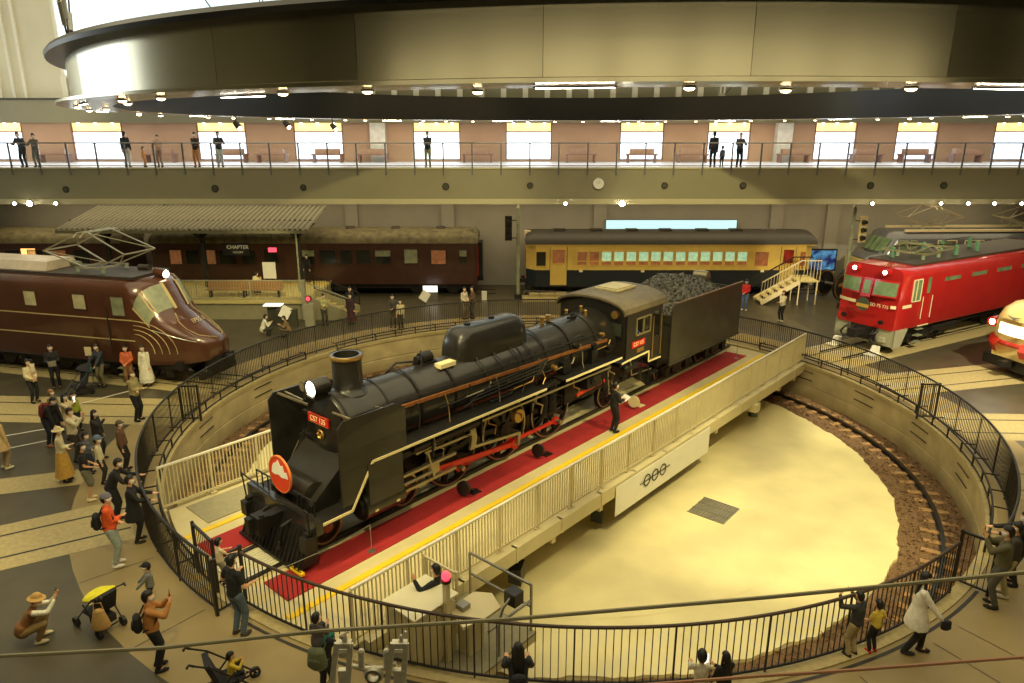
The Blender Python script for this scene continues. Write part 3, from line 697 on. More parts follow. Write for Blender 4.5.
    MB().cyl((2.3,sy*1.1,1.5),(2.9,sy*1.1,1.5),.16,n=14).ell((2.3,sy*1.1,1.5),(.2,.16,.16)).build('injector', mgold if 0 else mk2, lo)
    MB().box(3.5,4.1,sy*1.3-.1,sy*1.3+.1,.6,.64).box(3.5,4.1,sy*1.3-.1,sy*1.3+.1,1.0,1.04).bar((3.5,sy*1.3,.6),(3.5,sy*1.3,1.5),.03).bar((4.1,sy*1.3,.6),(4.1,sy*1.3,1.5),.03).build('cab_step', mw if 0 else mk2, lo)
    MB().box(-1.3,-.9,sy*.99-.1,sy*.99+.2,2.2,2.55).build('oil_box', mk2, lo)
    MB().box(.2,.5,sy*1.0-.1,sy*1.0+.2,2.14,2.6).build('battery_box', mk2, lo)
# small pipes, valves and fittings over the boiler side and under the running board
for sy in (-1,1):
    for k in range(26):
        x = -7.2+k*.33+R_.uniform(-.1,.1)
        if k % 3 == 0:
            P = [(x,sy*.93,2.9),(x+.05,sy*1.0,2.6),(x+R_.uniform(-.2,.2),sy*1.05,2.3),(x,sy*1.1,2.15)]; nm = 'pipe'
        elif k % 3 == 1:
            P = [(x,sy*1.28,2.05),(x,sy*1.3,1.75),(x+.3,sy*1.3,1.6),(x+.35,sy*1.2,1.3)]; nm = 'pipe'
        else:
            z = R_.uniform(2.2,2.7); P = [(x,sy*1.02,z),(x+.9,sy*1.04,z+.03),(x+1.0,sy*1.04,z+.2)]; nm = 'pipe'
        MB().tube(P, R_.choice((.016,.022,.028)), 5).build(nm, (mk2, mst, mk2, mgold)[k % 4], lo)
    for x, z, yy, r in ((-.5,2.9,.98,.09),(.35,2.75,1.05,.1),(.9,3.0,1.0,.07),(1.2,2.5,1.1,.11),(-1.7,2.5,1.05,.08),(.0,1.7,1.3,.12),(1.15,1.5,1.25,.13),(2.0,1.25,1.2,.12),(3.0,1.1,1.2,.1)):
        MB().cyl((x,sy*(yy-.1),z),(x,sy*(yy+.06),z),r,n=14).cyl((x,sy*(yy+.06),z),(x,sy*(yy+.09),z),r*.4,n=10).build('valve', mgold if r < .09 else mk2, lo)
for x, y, z in ((.9,-.3,3.55),(1.2,.1,3.58),(.7,.35,3.5)): MB().cyl((x,y,z-.1),(x,y,z+.12),.05,n=10).ell((x,y,z+.14),(.07,.07,.04)).build('valve', mgold, lo)
# cab
cab = MB()
for sy in (-1,1):
    a, b = sorted((sy*1.4,sy*1.36))
    cab.box(1.75,2.35,a,b,1.99,3.6); cab.box(2.35,3.25,a,b,1.99,2.72); cab.box(2.35,3.25,a,b,3.3,3.6); cab.box(3.25,3.45,a,b,1.6,3.6); cab.box(3.95,4.12,a,b,1.5,3.6); cab.box(3.45,3.95,a,b,3.35,3.6)
    cab.box(3.45,4.12,a,b,1.5,2.4)
cab.prism([(-1.4,1.99),(1.4,1.99),(1.4,3.6),(0,4.0),(-1.4,3.6)],1.75,1.8,'yz')
cab = cab.build('cab', mat('cab_black', s(46,42,34), .4, metal=.2, var=.15, scale=2), lo)
rings = []
for x in (1.55,1.62,4.3,4.36):
    dz = 0 if 1.6 < x < 4.31 else -.03; r = []
    for k in range(13):
        q = PI*k/12; r.append((x,-1.47*math.cos(q),3.58+.5*math.sin(q)**.8+dz))
    for k in range(13):
        q = PI*(12-k)/12; r.append((x,-1.42*math.cos(q),3.53+.48*math.sin(q)**.8+dz))
    rings.append(r)
MB().loft(rings, smooth=False).build('roof', mat('cab_roof', s(112,100,72), .5, metal=.2, var=.2, scale=3), cab)
MB().box(2.5,3.7,-.5,.5,4.07,4.13).box(2.6,3.6,-.42,.42,4.13,4.17).build('roof_hatch', mat('hatch', s(196,182,132), .5, var=.08), cab)
for sy in (-1,1):
    fw = MB(); y = sy*1.42
    for a, b in (((2.35,y,2.72),(2.35,y,3.3)),((3.25,y,2.72),(3.25,y,3.3)),((2.35,y,2.72),(3.25,y,2.72)),((2.35,y,3.3),(3.25,y,3.3)),((2.8,y,2.72),(2.8,y,3.3))): fw.bar(a,b,.05)
    fw = fw.build('side_window', mat('frame_olive', s(120,108,70), .5), cab)
    MB().box(2.82,3.22,y-.012,y-.004,2.75,3.27).build('pane', m_glass, fw)
    fw = MB().box(1.70,1.76,min(sy*.72,sy*1.3),max(sy*.72,sy*1.3),2.7,3.3).build('front_window', mk2, cab)
    MB().box(1.69,1.70,min(sy*.8,sy*1.22),max(sy*.8,sy*1.22),2.78,3.22).build('pane', mat('glass_dark', s(60,64,52), .1, var=0), fw)
    p2 = MB().box(2.1,2.95,sy*1.42-.012,sy*1.42+.012,2.3,2.52).build('side_number_plate', mplate, cab)
    text('C57 135', .19, mw, p2, (2.52,sy*1.436,2.41), (PI/2,0,0 if sy < 0 else PI))
    MB().box(2.45,2.9,sy*1.41-.012,sy*1.41+.012,2.08,2.22).build('maker_plate', mgold, cab)
    mb = MB(); y = sy*1.43
    for a, b in (((1.5,1.9),(1.9,1.93)),((1.9,1.93),(3.25,1.96)),((3.25,1.96),(3.25,1.58)),((3.25,1.58),(4.1,1.56))): mb.bar((a[0],y,a[1]),(b[0],y,b[1]),.02,.06)
    mb.build('white_edge', mw, cab)
    for x in (3.42,3.98): MB().cyl((x,sy*1.46,1.7),(x,sy*1.46,3.2),.02,n=6).build('grab_rail', mgold, cab)
MB().lathe([(0,1.66),(.14,1.66),(.14,1.75)],(0,-.95,3.5),'x',16).build('round_window', mgold, cab)
MB().lathe([(.96,1.0),(1.0,1.75)],(0,0,ZC),'x',30).build('firebox_wrap', mk, lo)
MB().box(1.9,3.9,-1.1,1.1,1.6,1.75).build('cab_floor', mk2, cab)
# ---- tender
td = thing('coal_tender', 'black slab-sided tender heaped with coal behind the steam locomotive', 'tender', (CX,CY,0), BR)
mt = mat('tender_black', s(74,70,56), .36, metal=.3, var=.22, scale=1.2, detail=8, coat=.1)
tk = MB()
for sy in (-1,1):
    a, b = sorted((sy*1.4,sy*1.36)); tk.prism([(4.85,1.06),(10.85,1.06),(10.85,3.3),(5.05,3.34),(4.92,3.25),(4.85,3.1)],a,b,'xz')
tk.box(10.8,10.85,-1.36,1.36,1.06,3.05); tk.box(4.9,4.95,-1.36,1.36,1.06,2.9); tk.box(4.9,10.8,-1.36,1.36,1.06,1.2); tk.box(4.9,10.8,-1.36,1.36,2.5,2.6)
tk.build('tank', mt, td)
for sy in (-1,1):
    MB().cyl((5.05,sy*1.4,3.35),(10.82,sy*1.4,3.31),.035,n=8).build('beading', mat('beading', s(140,110,80), .4, metal=.4), td)
    MB().box(4.8,10.9,sy*1.4-.03,sy*1.4+.03,1.0,1.07).build('sole_bar', mt, td)
# coal heap: displaced grid of lumps
coal = MB(); nx, ny = 90, 40
def hz(x, y):
    u = (x-5.1)/5.6; base = 2.75+1.2*math.sin(PI*min(1,max(0,u))**.75)*(1-abs(y/1.36)**2.2*.5)
    return min(base, 3.98-max(0,(x-6.6))*.16)-(abs(y)/1.36)**3*.25
import mathutils
vs = []
for i in range(nx+1):
    for j in range(ny+1):
        x = 5.1+5.6*i/nx; y = -1.33+2.66*j/ny
        nz = mathutils.noise.cell_vector(V((x*9,y*9,0)))
        vs.append((x+R_.uniform(-.02,.02), y+R_.uniform(-.02,.02)*(0<j<ny), hz(x,y)+nz.z*.07+R_.uniform(-.03,.03)))
coal.add(vs,[(i*(ny+1)+j,(i+1)*(ny+1)+j,(i+1)*(ny+1)+j+1,i*(ny+1)+j+1) for i in range(nx) for j in range(ny)])
for i in range(2600):
    x = R_.uniform(5.15,10.6); y = R_.uniform(-1.25,1.25); k = R_.uniform(.03,.07); c = V((x,y,hz(x,y)+.04))
    q = [c+V((R_.uniform(-1,1),R_.uniform(-1,1),R_.uniform(-.6,1)))*k for _ in range(5)]
    coal.add(q,[(0,1,2),(0,2,3),(0,3,1),(1,3,2),(0,4,1),(2,4,3)])
o = coal.build('coal', mat('coal', s(96,92,78), .32, metal=.25, var=.6, scale=14), td, fixn=False); o['kind'] = 'stuff'
MB().cyl((9.4,-.5,3.62),(9.4,.1,3.62),.22,n=18).box(9.2,9.6,-.5,.1,3.35,3.55).build('water_hatch', mst, td)
for cx_ in (6.2,9.5):
    for sy in (-1,1):
        bf = MB().box(cx_-1.1,cx_+1.1,sy*.95-.05,sy*.95+.05,.62,.8).box(cx_-.35,cx_+.35,sy*.95-.07,sy*.95+.07,.4,.95)
        for dx in (-.78,.78): bf.box(cx_+dx-.16,cx_+dx+.16,sy*.95-.1,sy*.95+.1,.35,.72)
        bf.build('bogie_frame', mk2, td)
        for dx in (-.78,.78): wheel(cx_+dx, sy*.62, .44, sy, td, 8, name='wheel')
MB().box(4.9,10.8,-.9,.9,.85,1.06).build('frame', mk2, td)
MB().box(10.85,11.15,-.14,.14,.72,1.05).box(11.1,11.3,-.18,.18,.7,1.1).build('coupler', mk2, td)
mb = MB()
for z in (1.3,1.7,2.1,2.5): mb.bar((10.9,-1.2,z),(10.9,-.85,z),.025)
mb.bar((10.9,-1.2,1.1),(10.9,-1.2,2.9),.025).bar((10.9,-.85,1.1),(10.9,-.85,2.9),.025).build('ladder', mk2, td)
MB().box(4.25,4.85,-1.0,1.0,1.25,1.35).build('fall_plate', mk2, td)
# ---- head mark
hm = thing('head_mark', 'round red head mark with a white bird silhouette on the locomotive front', 'sign', tuple(bw(-10.5,0,1.92)), BR)
MB().cyl((-.02,0,0),(.02,0,0),.44,n=36).build('disc', mat('mark_red', s(214,62,30), .45, var=.03), hm)
MB().lathe([(.42,-.03),(.45,-.03),(.45,.02)],(0,0,0),'x',36).build('rim', mat('rim_orange', s(225,120,60), .4), hm)
pts = [(.34,-.02),(.30,.14),(.2,.1),(.16,.26),(.05,.22),(-.03,.35),(-.14,.24),(-.22,.22),(-.3,.1),(-.33,-.04),(-.2,-.06),(-.05,-.02),(.1,-.06),(.22,-.03)]
MB().prism([(-a,b) for a,b in pts],-.03,-.022,'yz').build('white_shape', mat('mark_white', s(235,230,215), .5, var=0), hm)
# ---------------------------------------------------------------- trains around the hall
m_under = mat('underframe', s(34,31,27), .6, metal=.2, var=.2, scale=6)
m_wglass = mat('train_glass', s(70,80,62), .08, var=.0)
m_wlit = mat('train_window_lit', s(150,140,84), .3, var=.3, scale=3, emit=(.9,.75,.35), estr=.08)
m_wpale = mat('train_window_pale', s(142,146,116), .2, var=.2, scale=4)
def radial(ang, r0, off=0):
    a = rad(ang); u = V((math.cos(a), math.sin(a))); n = V((-u.y, u.x))
    if n.y < 0: n = -n       # away from the camera
    p = V((CX, CY))+u*r0+n*off
    return (p.x, p.y, 0), a
def section(w, zb, zt, zs=None, ex=.55, k=9, bot=.12):
    zs = zb+(zt-zb)*.72 if zs is None else zs
    P = [(-w+bot*.5, zb), (-w, zb+bot)]
    for i in range(k+1):
        q = PI*i/k; c, q2 = math.cos(q), math.sin(q); P.append((-math.copysign(abs(c)**ex, c)*w, zs+(zt-zs)*q2**.8))
    P += [(w, zb+bot), (w-bot*.5, zb)]
    return P
def bogie(parent, x, gauge=.55, wb=1.1, r=.43, y=.95, n=2):
    for sy in (-1,1):
        b = MB().box(x-wb-.2,x+wb+.2,sy*y-.04,sy*y+.04,.55,.72).box(x-.3,x+.3,sy*y-.08,sy*y+.08,.35,.85)
        for i in range(n):
            dx = -wb+2*wb*i/(n-1); b.box(x+dx-.15,x+dx+.15,sy*y-.09,sy*y+.09,.32,.62)
        b.build('bogie_frame', m_under, parent)
        for i in range(n):
            dx = -wb+2*wb*i/(n-1); w = MB().lathe([(r,-.06),(r,.06),(r-.1,.06),(r-.1,.03),(.1,.03),(.1,-.03),(r-.1,-.03),(r-.1,-.06),(r,-.06)],(x+dx,sy*gauge,r+.03),'y',24); w.build('wheel', m_rail, parent)
def window(parent, x0, x1, y, z0, z1, frame, pane, sy=-1, mull=(), t=.05, hmull=(), name='side_window'):
    fw = MB(); yy = y+sy*.012
    for a, b in (((x0,yy,z0),(x0,yy,z1)),((x1,yy,z0),(x1,yy,z1)),((x0,yy,z0),(x1,yy,z0)),((x0,yy,z1),(x1,yy,z1))): fw.bar(a,b,t,t*.8)
    for m in mull: fw.bar((m,yy,z0),(m,yy,z1),t*.8)
    for m in hmull: fw.bar((x0,yy,m),(x1,yy,m),t*.8)
    fw = fw.build(name, frame, parent)
    MB().box(x0,x1,min(y,y+sy*.012),max(y,y+sy*.012),z0,z1).build('pane', pane, fw)
    return fw
def pantograph(parent, x, z, m, h=1.15, w=.75, L=1.5, raised=1.0, red=False):
    p = MB()
    for sx_ in (-1,1):
        for sy in (-1,1):
            a = (x+sx_*.35, sy*.55, z+.25); b = (x+sx_*L, sy*w, z+.25+h*.45*raised); c = (x+sx_*.15, sy*.6, z+.25+h*raised)
            p.bar(a,b,.05).bar(b,c,.045)
        p.bar((x+sx_*L,-w,z+.25+h*.45*raised),(x+sx_*L,w,z+.25+h*.45*raised),.05)
        p.bar((x+sx_*.35,-.55,z+.25),(x+sx_*L,w,z+.25+h*.45*raised),.03)
        p.bar((x+sx_*L,-w,z+.25+h*.45*raised),(x+sx_*.15,.6,z+.25+h*raised),.03)
    for sx_ in (-.15,.15): p.tube([(x+sx_,-1.0,z+.1+h*raised),(x+sx_,-.8,z+.25+h*raised),(x+sx_,.8,z+.25+h*raised),(x+sx_,1.0,z+.1+h*raised)],.03,6)
    p.bar((x-.7,-.6,z+.22),(x+.7,-.6,z+.22),.06).bar((x-.7,.6,z+.22),(x+.7,.6,z+.22),.06).bar((x-.5,-.6,z+.22),(x-.5,.6,z+.22),.06).bar((x+.5,-.6,z+.22),(x+.5,.6,z+.22),.06)
    p = p.build('pantograph', m, parent)
    ins = MB()
    for sx_ in (-.6,.6):
        for sy in (-.6,.6):
            for q in range(3): ins.cyl((x+sx_,sy,z+.02+q*.06),(x+sx_,sy,z+.05+q*.06),.08,n=10)
    ins.build('insulators', mat('insulator', s(150,170,130), .3), p)
    return p

# ---- brown streamlined electric locomotive (left)
m_br = mat('loco_brown', s(88,54,38), .18, metal=.1, var=.12, scale=1.2, coat=.4)
m_line = mat('stripe_cream', s(200,178,120), .45, var=.03)
m_roof = mat('roof_dark', s(62,52,42), .55, var=.2, scale=3)
loc, a = radial(165, 13.35, .5)
ef = thing('electric_locomotive', 'brown streamlined electric locomotive with pantograph at the left', 'locomotive', loc, a)
EP = [(.12,.42,1.05,1.72),(.3,.66,.98,1.84),(.7,.95,.9,2.06),(1.2,1.16,.86,2.40),(1.7,1.3,.84,2.78),(1.95,1.36,.84,3.3),(2.25,1.4,.84,3.86),(2.5,1.42,.84,4.02),(3.1,1.43,.84,4.1),(8,1.43,.84,4.12),(15,1.43,.84,4.12)]
def ef_pt(u, t):   # u along the profile index, t -1..1 across
    i = min(len(EP)-2, int(u)); f = u-i; A, B = EP[i], EP[i+1]; x, w, zb, zt = [A[k]+(B[k]-A[k])*f for k in range(4)]
    zs = zb+(zt-zb)*(.86 if zt > 3.9 else .62); q = PI*(t+1)/2; c = math.cos(q); q2 = math.sin(q)
    y = -math.copysign(abs(c)**.55, c)*w; z = zs+(zt-zs)*max(0,q2)**.8
    sweep = .62 if x < 4 else 0
    if 3.1 < x < 4: pass
    return V((x+sweep*(y/1.43)**2*(1 if x < 3.2 else 0), y, z))
rings = []
for i, (x, w, zb, zt) in enumerate(EP):
    r = []
    sw = lambda y: .62*(y/1.43)**2 if x < 3.2 else 0
    r += [V((x+sw(w), -w+.06, zb)), V((x+sw(w), -w, zb+.15))]
    for k in range(15): r.append(ef_pt(i, -1+2*k/14))
    r += [V((x+sw(w), w, zb+.15)), V((x+sw(w), w-.06, zb))]
    rings.append(r)
body = MB().loft(rings).build('body', m_br, ef)
body.data.set_sharp_from_angle(angle=rad(60))
MB().box(3.0,15,-1.0,1.0,4.05,4.16).build('roof_deck', m_roof, ef)
MB().prism([(-.8,4.12),(.8,4.12),(.62,4.5),(-.62,4.5)],7.3,15,'yz').build('roof_monitor', mat('monitor_pale', s(208,190,160), .4, var=.1), ef)
for xx in (8.3,9.3,10.3,11.3): MB().box(xx,xx+.6,-.78,-.7,4.2,4.38).build('monitor_window', m_wlit, ef)
pantograph(ef, 5.3, 4.12, mat('panto_pale', s(176,168,140), .35, metal=.5), h=1.35, L=1.9, w=.8)
for x, l in ((3.5,.5),(6.9,.6),(7.6,.4)): MB().cyl((x,-.5,4.25),(x+l,-.5,4.25),.12,n=12).build('roof_reservoir', m_wpale if x==6.9 else m_roof, ef)
h = MB().cyl((2.35,0,4.15),(2.8,0,4.22),.17,n=18).build('headlamp', m_br, ef)
MB().ell((2.34,0,4.15),(.06,.15,.15)).build('bulb', mat('lamp_white', (1,1,1), .4, var=0, emit=(1,.86,.55), estr=16), h)
for sy in (-1,1):
    for z in (1.8,2.6): MB().box(2.9,15,min(sy*1.43,sy*1.445),max(sy*1.43,sy*1.445),z-.02,z+.02).build('stripe', m_line, ef)
    # whiskers curving down on the flanks
    for k in range(4):
        mb = MB(); P = []
        for i in range(9):
            q = PI/2*i/8; x = 2.9-(.35+.42*k*.55+.25)*math.sin(q)-.2*k*0; z = 2.58-k*.17-(1.28-k*.17)*(1-math.cos(q))
            x = 2.9-(1.55-.28*k)*math.sin(q)
            wv = [e for e in EP]; 
            # width of the flank at this x
            sx_ = x-.6
            w = 1.43
            for A, B in zip(EP, EP[1:]):
                xa, xb = A[0]+.62*(A[1]/1.43)**2, B[0]+.62*(B[1]/1.43)**2
                if xa <= x <= xb: w = A[1]+(B[1]-A[1])*(x-xa)/(xb-xa)
            P.append((x, sy*(w+.006), z))
        mb.tube(P, .014, 5).build('curved_stripe', m_line, ef)
    window(ef, 3.15,3.75, sy*1.43, 2.75,3.5, m_br, m_wpale, sy, t=.04)
    for x0 in (4.9,7.25,9.6,12): window(ef, x0,x0+.62, sy*1.43, 2.9,3.5, m_br, m_wlit, sy, t=.05)
    MB().box(4.05,4.06,min(sy*1.435,sy*1.44),max(sy*1.435,sy*1.44),1.0,3.6).box(3.98,4.0,min(sy*1.44,sy*1.5),max(sy*1.44,sy*1.5),1.5,3.1).build('door_edge', m_roof, ef)
    for zz in (.35,.62): MB().box(3.3,3.9,min(sy*1.25,sy*1.45),max(sy*1.25,sy*1.45),zz,zz+.04).build('step', m_wpale, ef)
# windscreen panes and hood details follow the nose surface
def ef_patch(u0,u1,t0,t1,off,name,m,parent=ef):
    g = MB(); n = 4; P = []
    for i in range(n+1):
        for j in range(n+1):
            u = u0+(u1-u0)*i/n; t = t0+(t1-t0)*j/n; p = ef_pt(u,t); c = V((p.x+1.5,p.y*.2,2.4)); P.append(p+(p-c).normalized()*off)
    g.add(P,[(i*(n+1)+j,(i+1)*(n+1)+j,(i+1)*(n+1)+j+1,i*(n+1)+j+1) for i in range(n) for j in range(n)])
    return g.build(name, m, parent)
for t0, t1 in ((-.86,-.5),(-.42,-.06),(.06,.42),(.5,.86)):
    f = ef_patch(4.35,6.0,t0,t1,.012,'windscreen', m_wpale)
    ef_patch(4.25,6.1,t0-.02,t0+.015,.02,'frame', m_line, f); ef_patch(4.25,6.1,t1-.015,t1+.02,.02,'frame', m_line, f)
for sgn in (-1,1):
    P = [ef_pt(u, sgn*t)+V((-.01,0,.02)) for u, t in ((3.9,.12),(3.2,.25),(2.5,.33),(1.8,.34),(1.2,.2),(.8,.06))]
    MB().tube(P, .014, 5).build('hood_whisker', m_line, ef)
    P = [ef_pt(u, sgn*t)+V((-.01,0,.03)) for u, t in ((4.0,.9),(3.2,.86),(2.2,.82),(1.5,.8))]
    MB().tube(P, .02, 5).build('hood_handrail', m_wpale, ef)
text('EF55 1', .26, m_line, ef, (1.13,0,2.42), (rad(52),0,-PI/2))
MB().box(.05,.6,-.5,.5,.55,1.1).build('coupler_recess', m_blk, ef)
MB().box(-.25,.2,-.12,.12,.8,1.1).build('coupler', m_under, ef)
MB().box(.4,.6,-1.0,1.0,.3,.5).build('rail_guard', m_under, ef)
bogie(ef, 3.2, n=3, wb=1.3); bogie(ef, 8.2, n=4, wb=2.2, r=.6); bogie(ef, 13, n=3, wb=1.2)
MB().box(1.2,15,-1.1,1.1,.65,1.0).build('underframe', m_under, ef)
for sy in (-1,1): MB().box(-1,15,sy*.56-.035,sy*.56+.035,0.008,.03).build('rail', m_rail, ef)

# ---- red electric locomotive (right)
m_rd = mat('loco_red', s(174,34,32), .24, var=.08, scale=1.5, coat=.4)
m_crm = mat('band_cream', s(232,214,168), .4, var=.03)
m_skirt = mat('skirt_grey', s(160,156,128), .5, var=.05)
loc, a = radial(30.3, 16.15)
ed = thing('electric_locomotive', 'red electric locomotive ED 75 775 with grey skirt and round head mark', 'locomotive', loc, a)
# body: front face leans back at the windows
rings = []
for x, w, zb, zt in ((.0,1.28,1.15,2.35),(.02,1.38,1.12,2.4)):
    pass
def ed_ring(x, w, xin=0):
    P = section(w, 1.12, 3.85, 3.45, ex=.42, k=12)
    out = []
    for y, z in P:
        lean = max(0, (z-2.35))*.16 if xin else 0
        out.append((x+lean+(.28*(abs(y)/1.42)**3 if xin else 0), y, z))
    return out
rings = [ed_ring(.02,1.36,1), ed_ring(.10,1.43,1), ed_ring(.5,1.45,1), ed_ring(1.3,1.45,0), ed_ring(14.2,1.45,0)]
b = MB().loft(rings).build('body', m_rd, ed); b.data.set_sharp_from_angle(angle=rad(50))
MB().box(1.6,13.6,-1.1,1.1,3.78,3.9).build('roof_deck', m_roof, ed)
MB().prism([(-1.45,.38),(1.45,.38),(1.45,1.14),(-1.45,1.14)],.3,.36,'yz').build('skirt', m_skirt, ed)
for sy in (-1,1): MB().prism([(.3,.35),(.85,.35),(1.25,1.14),(.3,1.14)],min(sy*1.38,sy*1.44),max(sy*1.38,sy*1.44),'xz').build('skirt_side', m_skirt, ed)
fx = lambda y, z: .02+max(0,z-2.35)*.16+.28*(abs(y)/1.42)**3-.015
def ed_front(y0,y1,z0,z1,m,name,off=0,parent=ed):
    g = MB(); n = 8; P = []
    for i in range(n+1):
        y = y0+(y1-y0)*i/n
        P += [(fx(y,z0)-off,y,z0),(fx(y,z1)-off,y,z1)]
    g.add(P,[(2*i,2*i+1,2*i+3,2*i+2) for i in range(n)])
    return g.build(name, m, parent)
mg2 = mat('cab_glass', s(108,128,92), .1, var=.25, scale=3)
for y0, y1 in ((-1.28,-.34),(.34,1.28)):
    f = ed_front(y0-.05,y1+.05,2.55,3.28,m_rd,'windscreen',.004); ed_front(y0,y1,2.62,3.2,mg2,'pane',.012,f)
f = ed_front(-.24,.24,2.45,3.28,m_rd,'door_window',.004); ed_front(-.16,.16,2.6,3.18,mg2,'pane',.012,f)
ed_front(-1.36,-1.16,2.1,2.24,m_crm,'white_band',.006); ed_front(.38,1.36,2.1,2.24,m_crm,'white_band',.006)
text('ED 75 775', .2, m_crm, ed, (-.03,-.76,2.17), (PI/2,0,-PI/2), sx=1.0)
hmk = MB().cyl((-.06,0,2.12),(-.02,0,2.12),.3,n=28).build('head_mark', mat('mark_green', s(70,76,60), .4), ed)
MB().box(-.075,-.06,-.29,.29,1.98,2.13).build('mark_band', mat('mark_gold', s(190,150,60), .4), hmk)
for y in (-.72,.72):
    l = MB().cyl((.1,y,3.62),(.5,y,3.62),.16,n=16).build('headlamp', m_rd, ed)
    MB().ell((.1,y,3.62),(.04,.09,.09)).build('bulb', MATS['lamp_white'], l)
    MB().cyl((-.03,y*1.25,1.45),(.1,y*1.25,1.45),.1,n=14).build('tail_lamp', m_blk, ed)
    MB().box(.15,.3,y*1.3-.14,y*1.3+.14,.55,.75).build('bracket', m_skirt, ed)
    hs = MB()
    hs.tube([(.25,y*1.0,1.0),(.05,y*1.0+.1,.85),(.0,y*1.0+.2,.65),(.05,y*1.0+.1,.45),(.2,y,.5)],.05,8); hs.tube([(.25,y*.7,1.0),(.05,y*.7,.8),(.05,y*.7,.5),(.2,y*.65,.45)],.04,8); hs.build('brake_hose', m_under, ed)
MB().box(-.45,.25,-.13,.13,.72,1.0).box(-.6,-.4,-.2,.2,.68,1.05).box(.2,.32,-.6,.6,.5,1.1).build('coupler', m_under, ed)
for sy in (-1,1):
    y = sy*1.455
    window(ed, 1.15,1.75, y, 2.35,3.3, m_crm, mg2, sy, mull=(1.42,), t=.05, name='cab_window'); MB().box(.55,1.2,min(y,y+sy*.01),max(y,y+sy*.01),2.1,2.24).build('white_band', m_crm, ed)
    window(ed, 2.15,2.45, y, 2.6,3.35, m_rd, mg2, sy, t=.04, name='door_window')
    MB().box(2.0,2.6,min(y,y+sy*.008),max(y,y+sy*.008),1.2,3.45).build('door', m_rd, ed)
    for x in (1.95,2.65): MB().cyl((x,y+sy*.04,1.5),(x,y+sy*.04,2.5),.018,n=6).build('grab_rail', m_crm, ed)
    MB().box(1.9,2.7,min(y,y+sy*.01),max(y,y+sy*.01),1.14,1.2).build('sill', m_crm, ed)
    for x0 in (3.4,5.6,7.8,10): window(ed, x0,x0+1.35, y, 3.02,3.24, m_rd, mg2, sy, t=.04, name='louvre_window')
    for z in (.35,.65,.95): MB().box(2.05,2.5,min(sy*1.2,sy*1.42),max(sy*1.2,sy*1.42),z,z+.04).build('step', m_wpale, ed)
    MB().cyl((3.6,sy*1.0,.75),(5.6,sy*1.0,.75),.22,n=16).build('air_tank', m_under, ed)
bogie(ed, 3.4, wb=1.2, r=.5); bogie(ed, 10.8, wb=1.2, r=.5)
MB().box(.5,14,-1.1,1.1,.8,1.14).build('underframe', m_under, ed)
p = pantograph(ed, 3.6, 3.9, mat('panto_olive', s(150,146,104), .4, metal=.5), h=.55, L=1.7, w=.75, raised=.6)
for x, y in ((2.4,.5),(5.6,-.6),(6.4,.5),(7.6,-.5),(8.6,.4),(5.0,.6)):
    mb = MB()
    for q in range(6): mb.cyl((x,y,3.92+q*.08),(x,y,3.96+q*.08),.11,n=12); mb.cyl((x,y,3.96+q*.08),(x,y,4.0+q*.08),.07,n=12)
    mb.build('roof_insulator', mat('insulator_green', s(96,140,104), .25), ed)
MB().tube([(2.4,.5,4.42),(5.6,-.6,4.42),(6.4,.5,4.42),(8.6,.4,4.42)],.025,6).build('bus_bar', m_rail, ed)
for sy in (-1,1): MB().box(-1.8,14,sy*.56-.035,sy*.56+.035,.008,.05).build('rail', m_rail, ed)
for sy in (-1,1):
    p = MB().box(-.4,.25,-.22,.22,.05,.1).prism([(-.1,.1),(.22,.1),(.22,.42),(.05,.42)],-.14,.14,'xz')
    o = p.build('wheel_stop', m_white); o.location = V(loc)+V((math.cos(a)*-.25-math.sin(a)*sy*.95, math.sin(a)*-.25+math.cos(a)*sy*.95, 0)); o.rotation_euler.z = a
    tag(o, 'white wheel stop at the %s front corner of the red locomotive' % ('near' if sy < 0 else 'far'), 'wheel stop')

# ---- blue and cream locomotive behind the red one
m_bl = mat('loco_slate', s(104,106,108), .25, metal=.3, var=.08, coat=.3)
e6 = thing('electric_locomotive', 'slate blue electric locomotive with cream band and raised pantograph behind the red one', 'locomotive', (20.6,43.4-.9,0), rad(2))
rings = []
for x, w, zt, lean in ((0,1.2,2.3,0),(.25,1.38,2.5,0),(.75,1.42,2.62,0),(1.3,1.43,3.75,0),(1.7,1.43,3.9,0),(16,1.43,3.9,0)):
    rings.append([(x+.35*(abs(y)/1.43)**3*(x < 1.5), y, z) for y, z in section(w, 1.1, zt, ex=.45)])
MB().loft(rings).build('body', m_bl, e6)
for sy in (-1,1):
    y = sy*1.44; MB().box(.9,16,min(y,y+sy*.012),max(y,y+sy*.012),2.2,2.5).build('cream_band', m_crm, e6)
    window(e6, 1.75,2.25, y, 2.75,3.4, m_skirt, mg2, sy); window(e6, 2.4,2.75, y, 2.6,3.4, m_skirt, mg2, sy)
    for x0 in (4,5.6,7.2,8.8): window(e6, x0,x0+1.1, y, 3.0,3.4, m_crm, mg2, sy)
f = MB().box(.72,.76,-1.1,1.1,2.7,2.72)
for y0, y1 in ((-1.2,-.62),(-.56,-.04),(.04,.56),(.62,1.2)):
    g = MB(); g.add([(.72+.35*(abs(y0)/1.43)**3,y0,2.72),(.72+.35*(abs(y1)/1.43)**3,y1,2.72),(1.18+.35*(abs(y1)/1.43)**3,y1,3.5),(1.18+.35*(abs(y0)/1.43)**3,y0,3.5)],[(0,1,2,3)])
    g.build('windscreen', mg2, e6)
MB().prism([(-.06,1.3),(.1,1.3),(.1,2.2),(-.06,2.2)],-1.1,1.1,'xz').build('front_band', mat('nose_yellow', s(226,200,110), .35), e6)
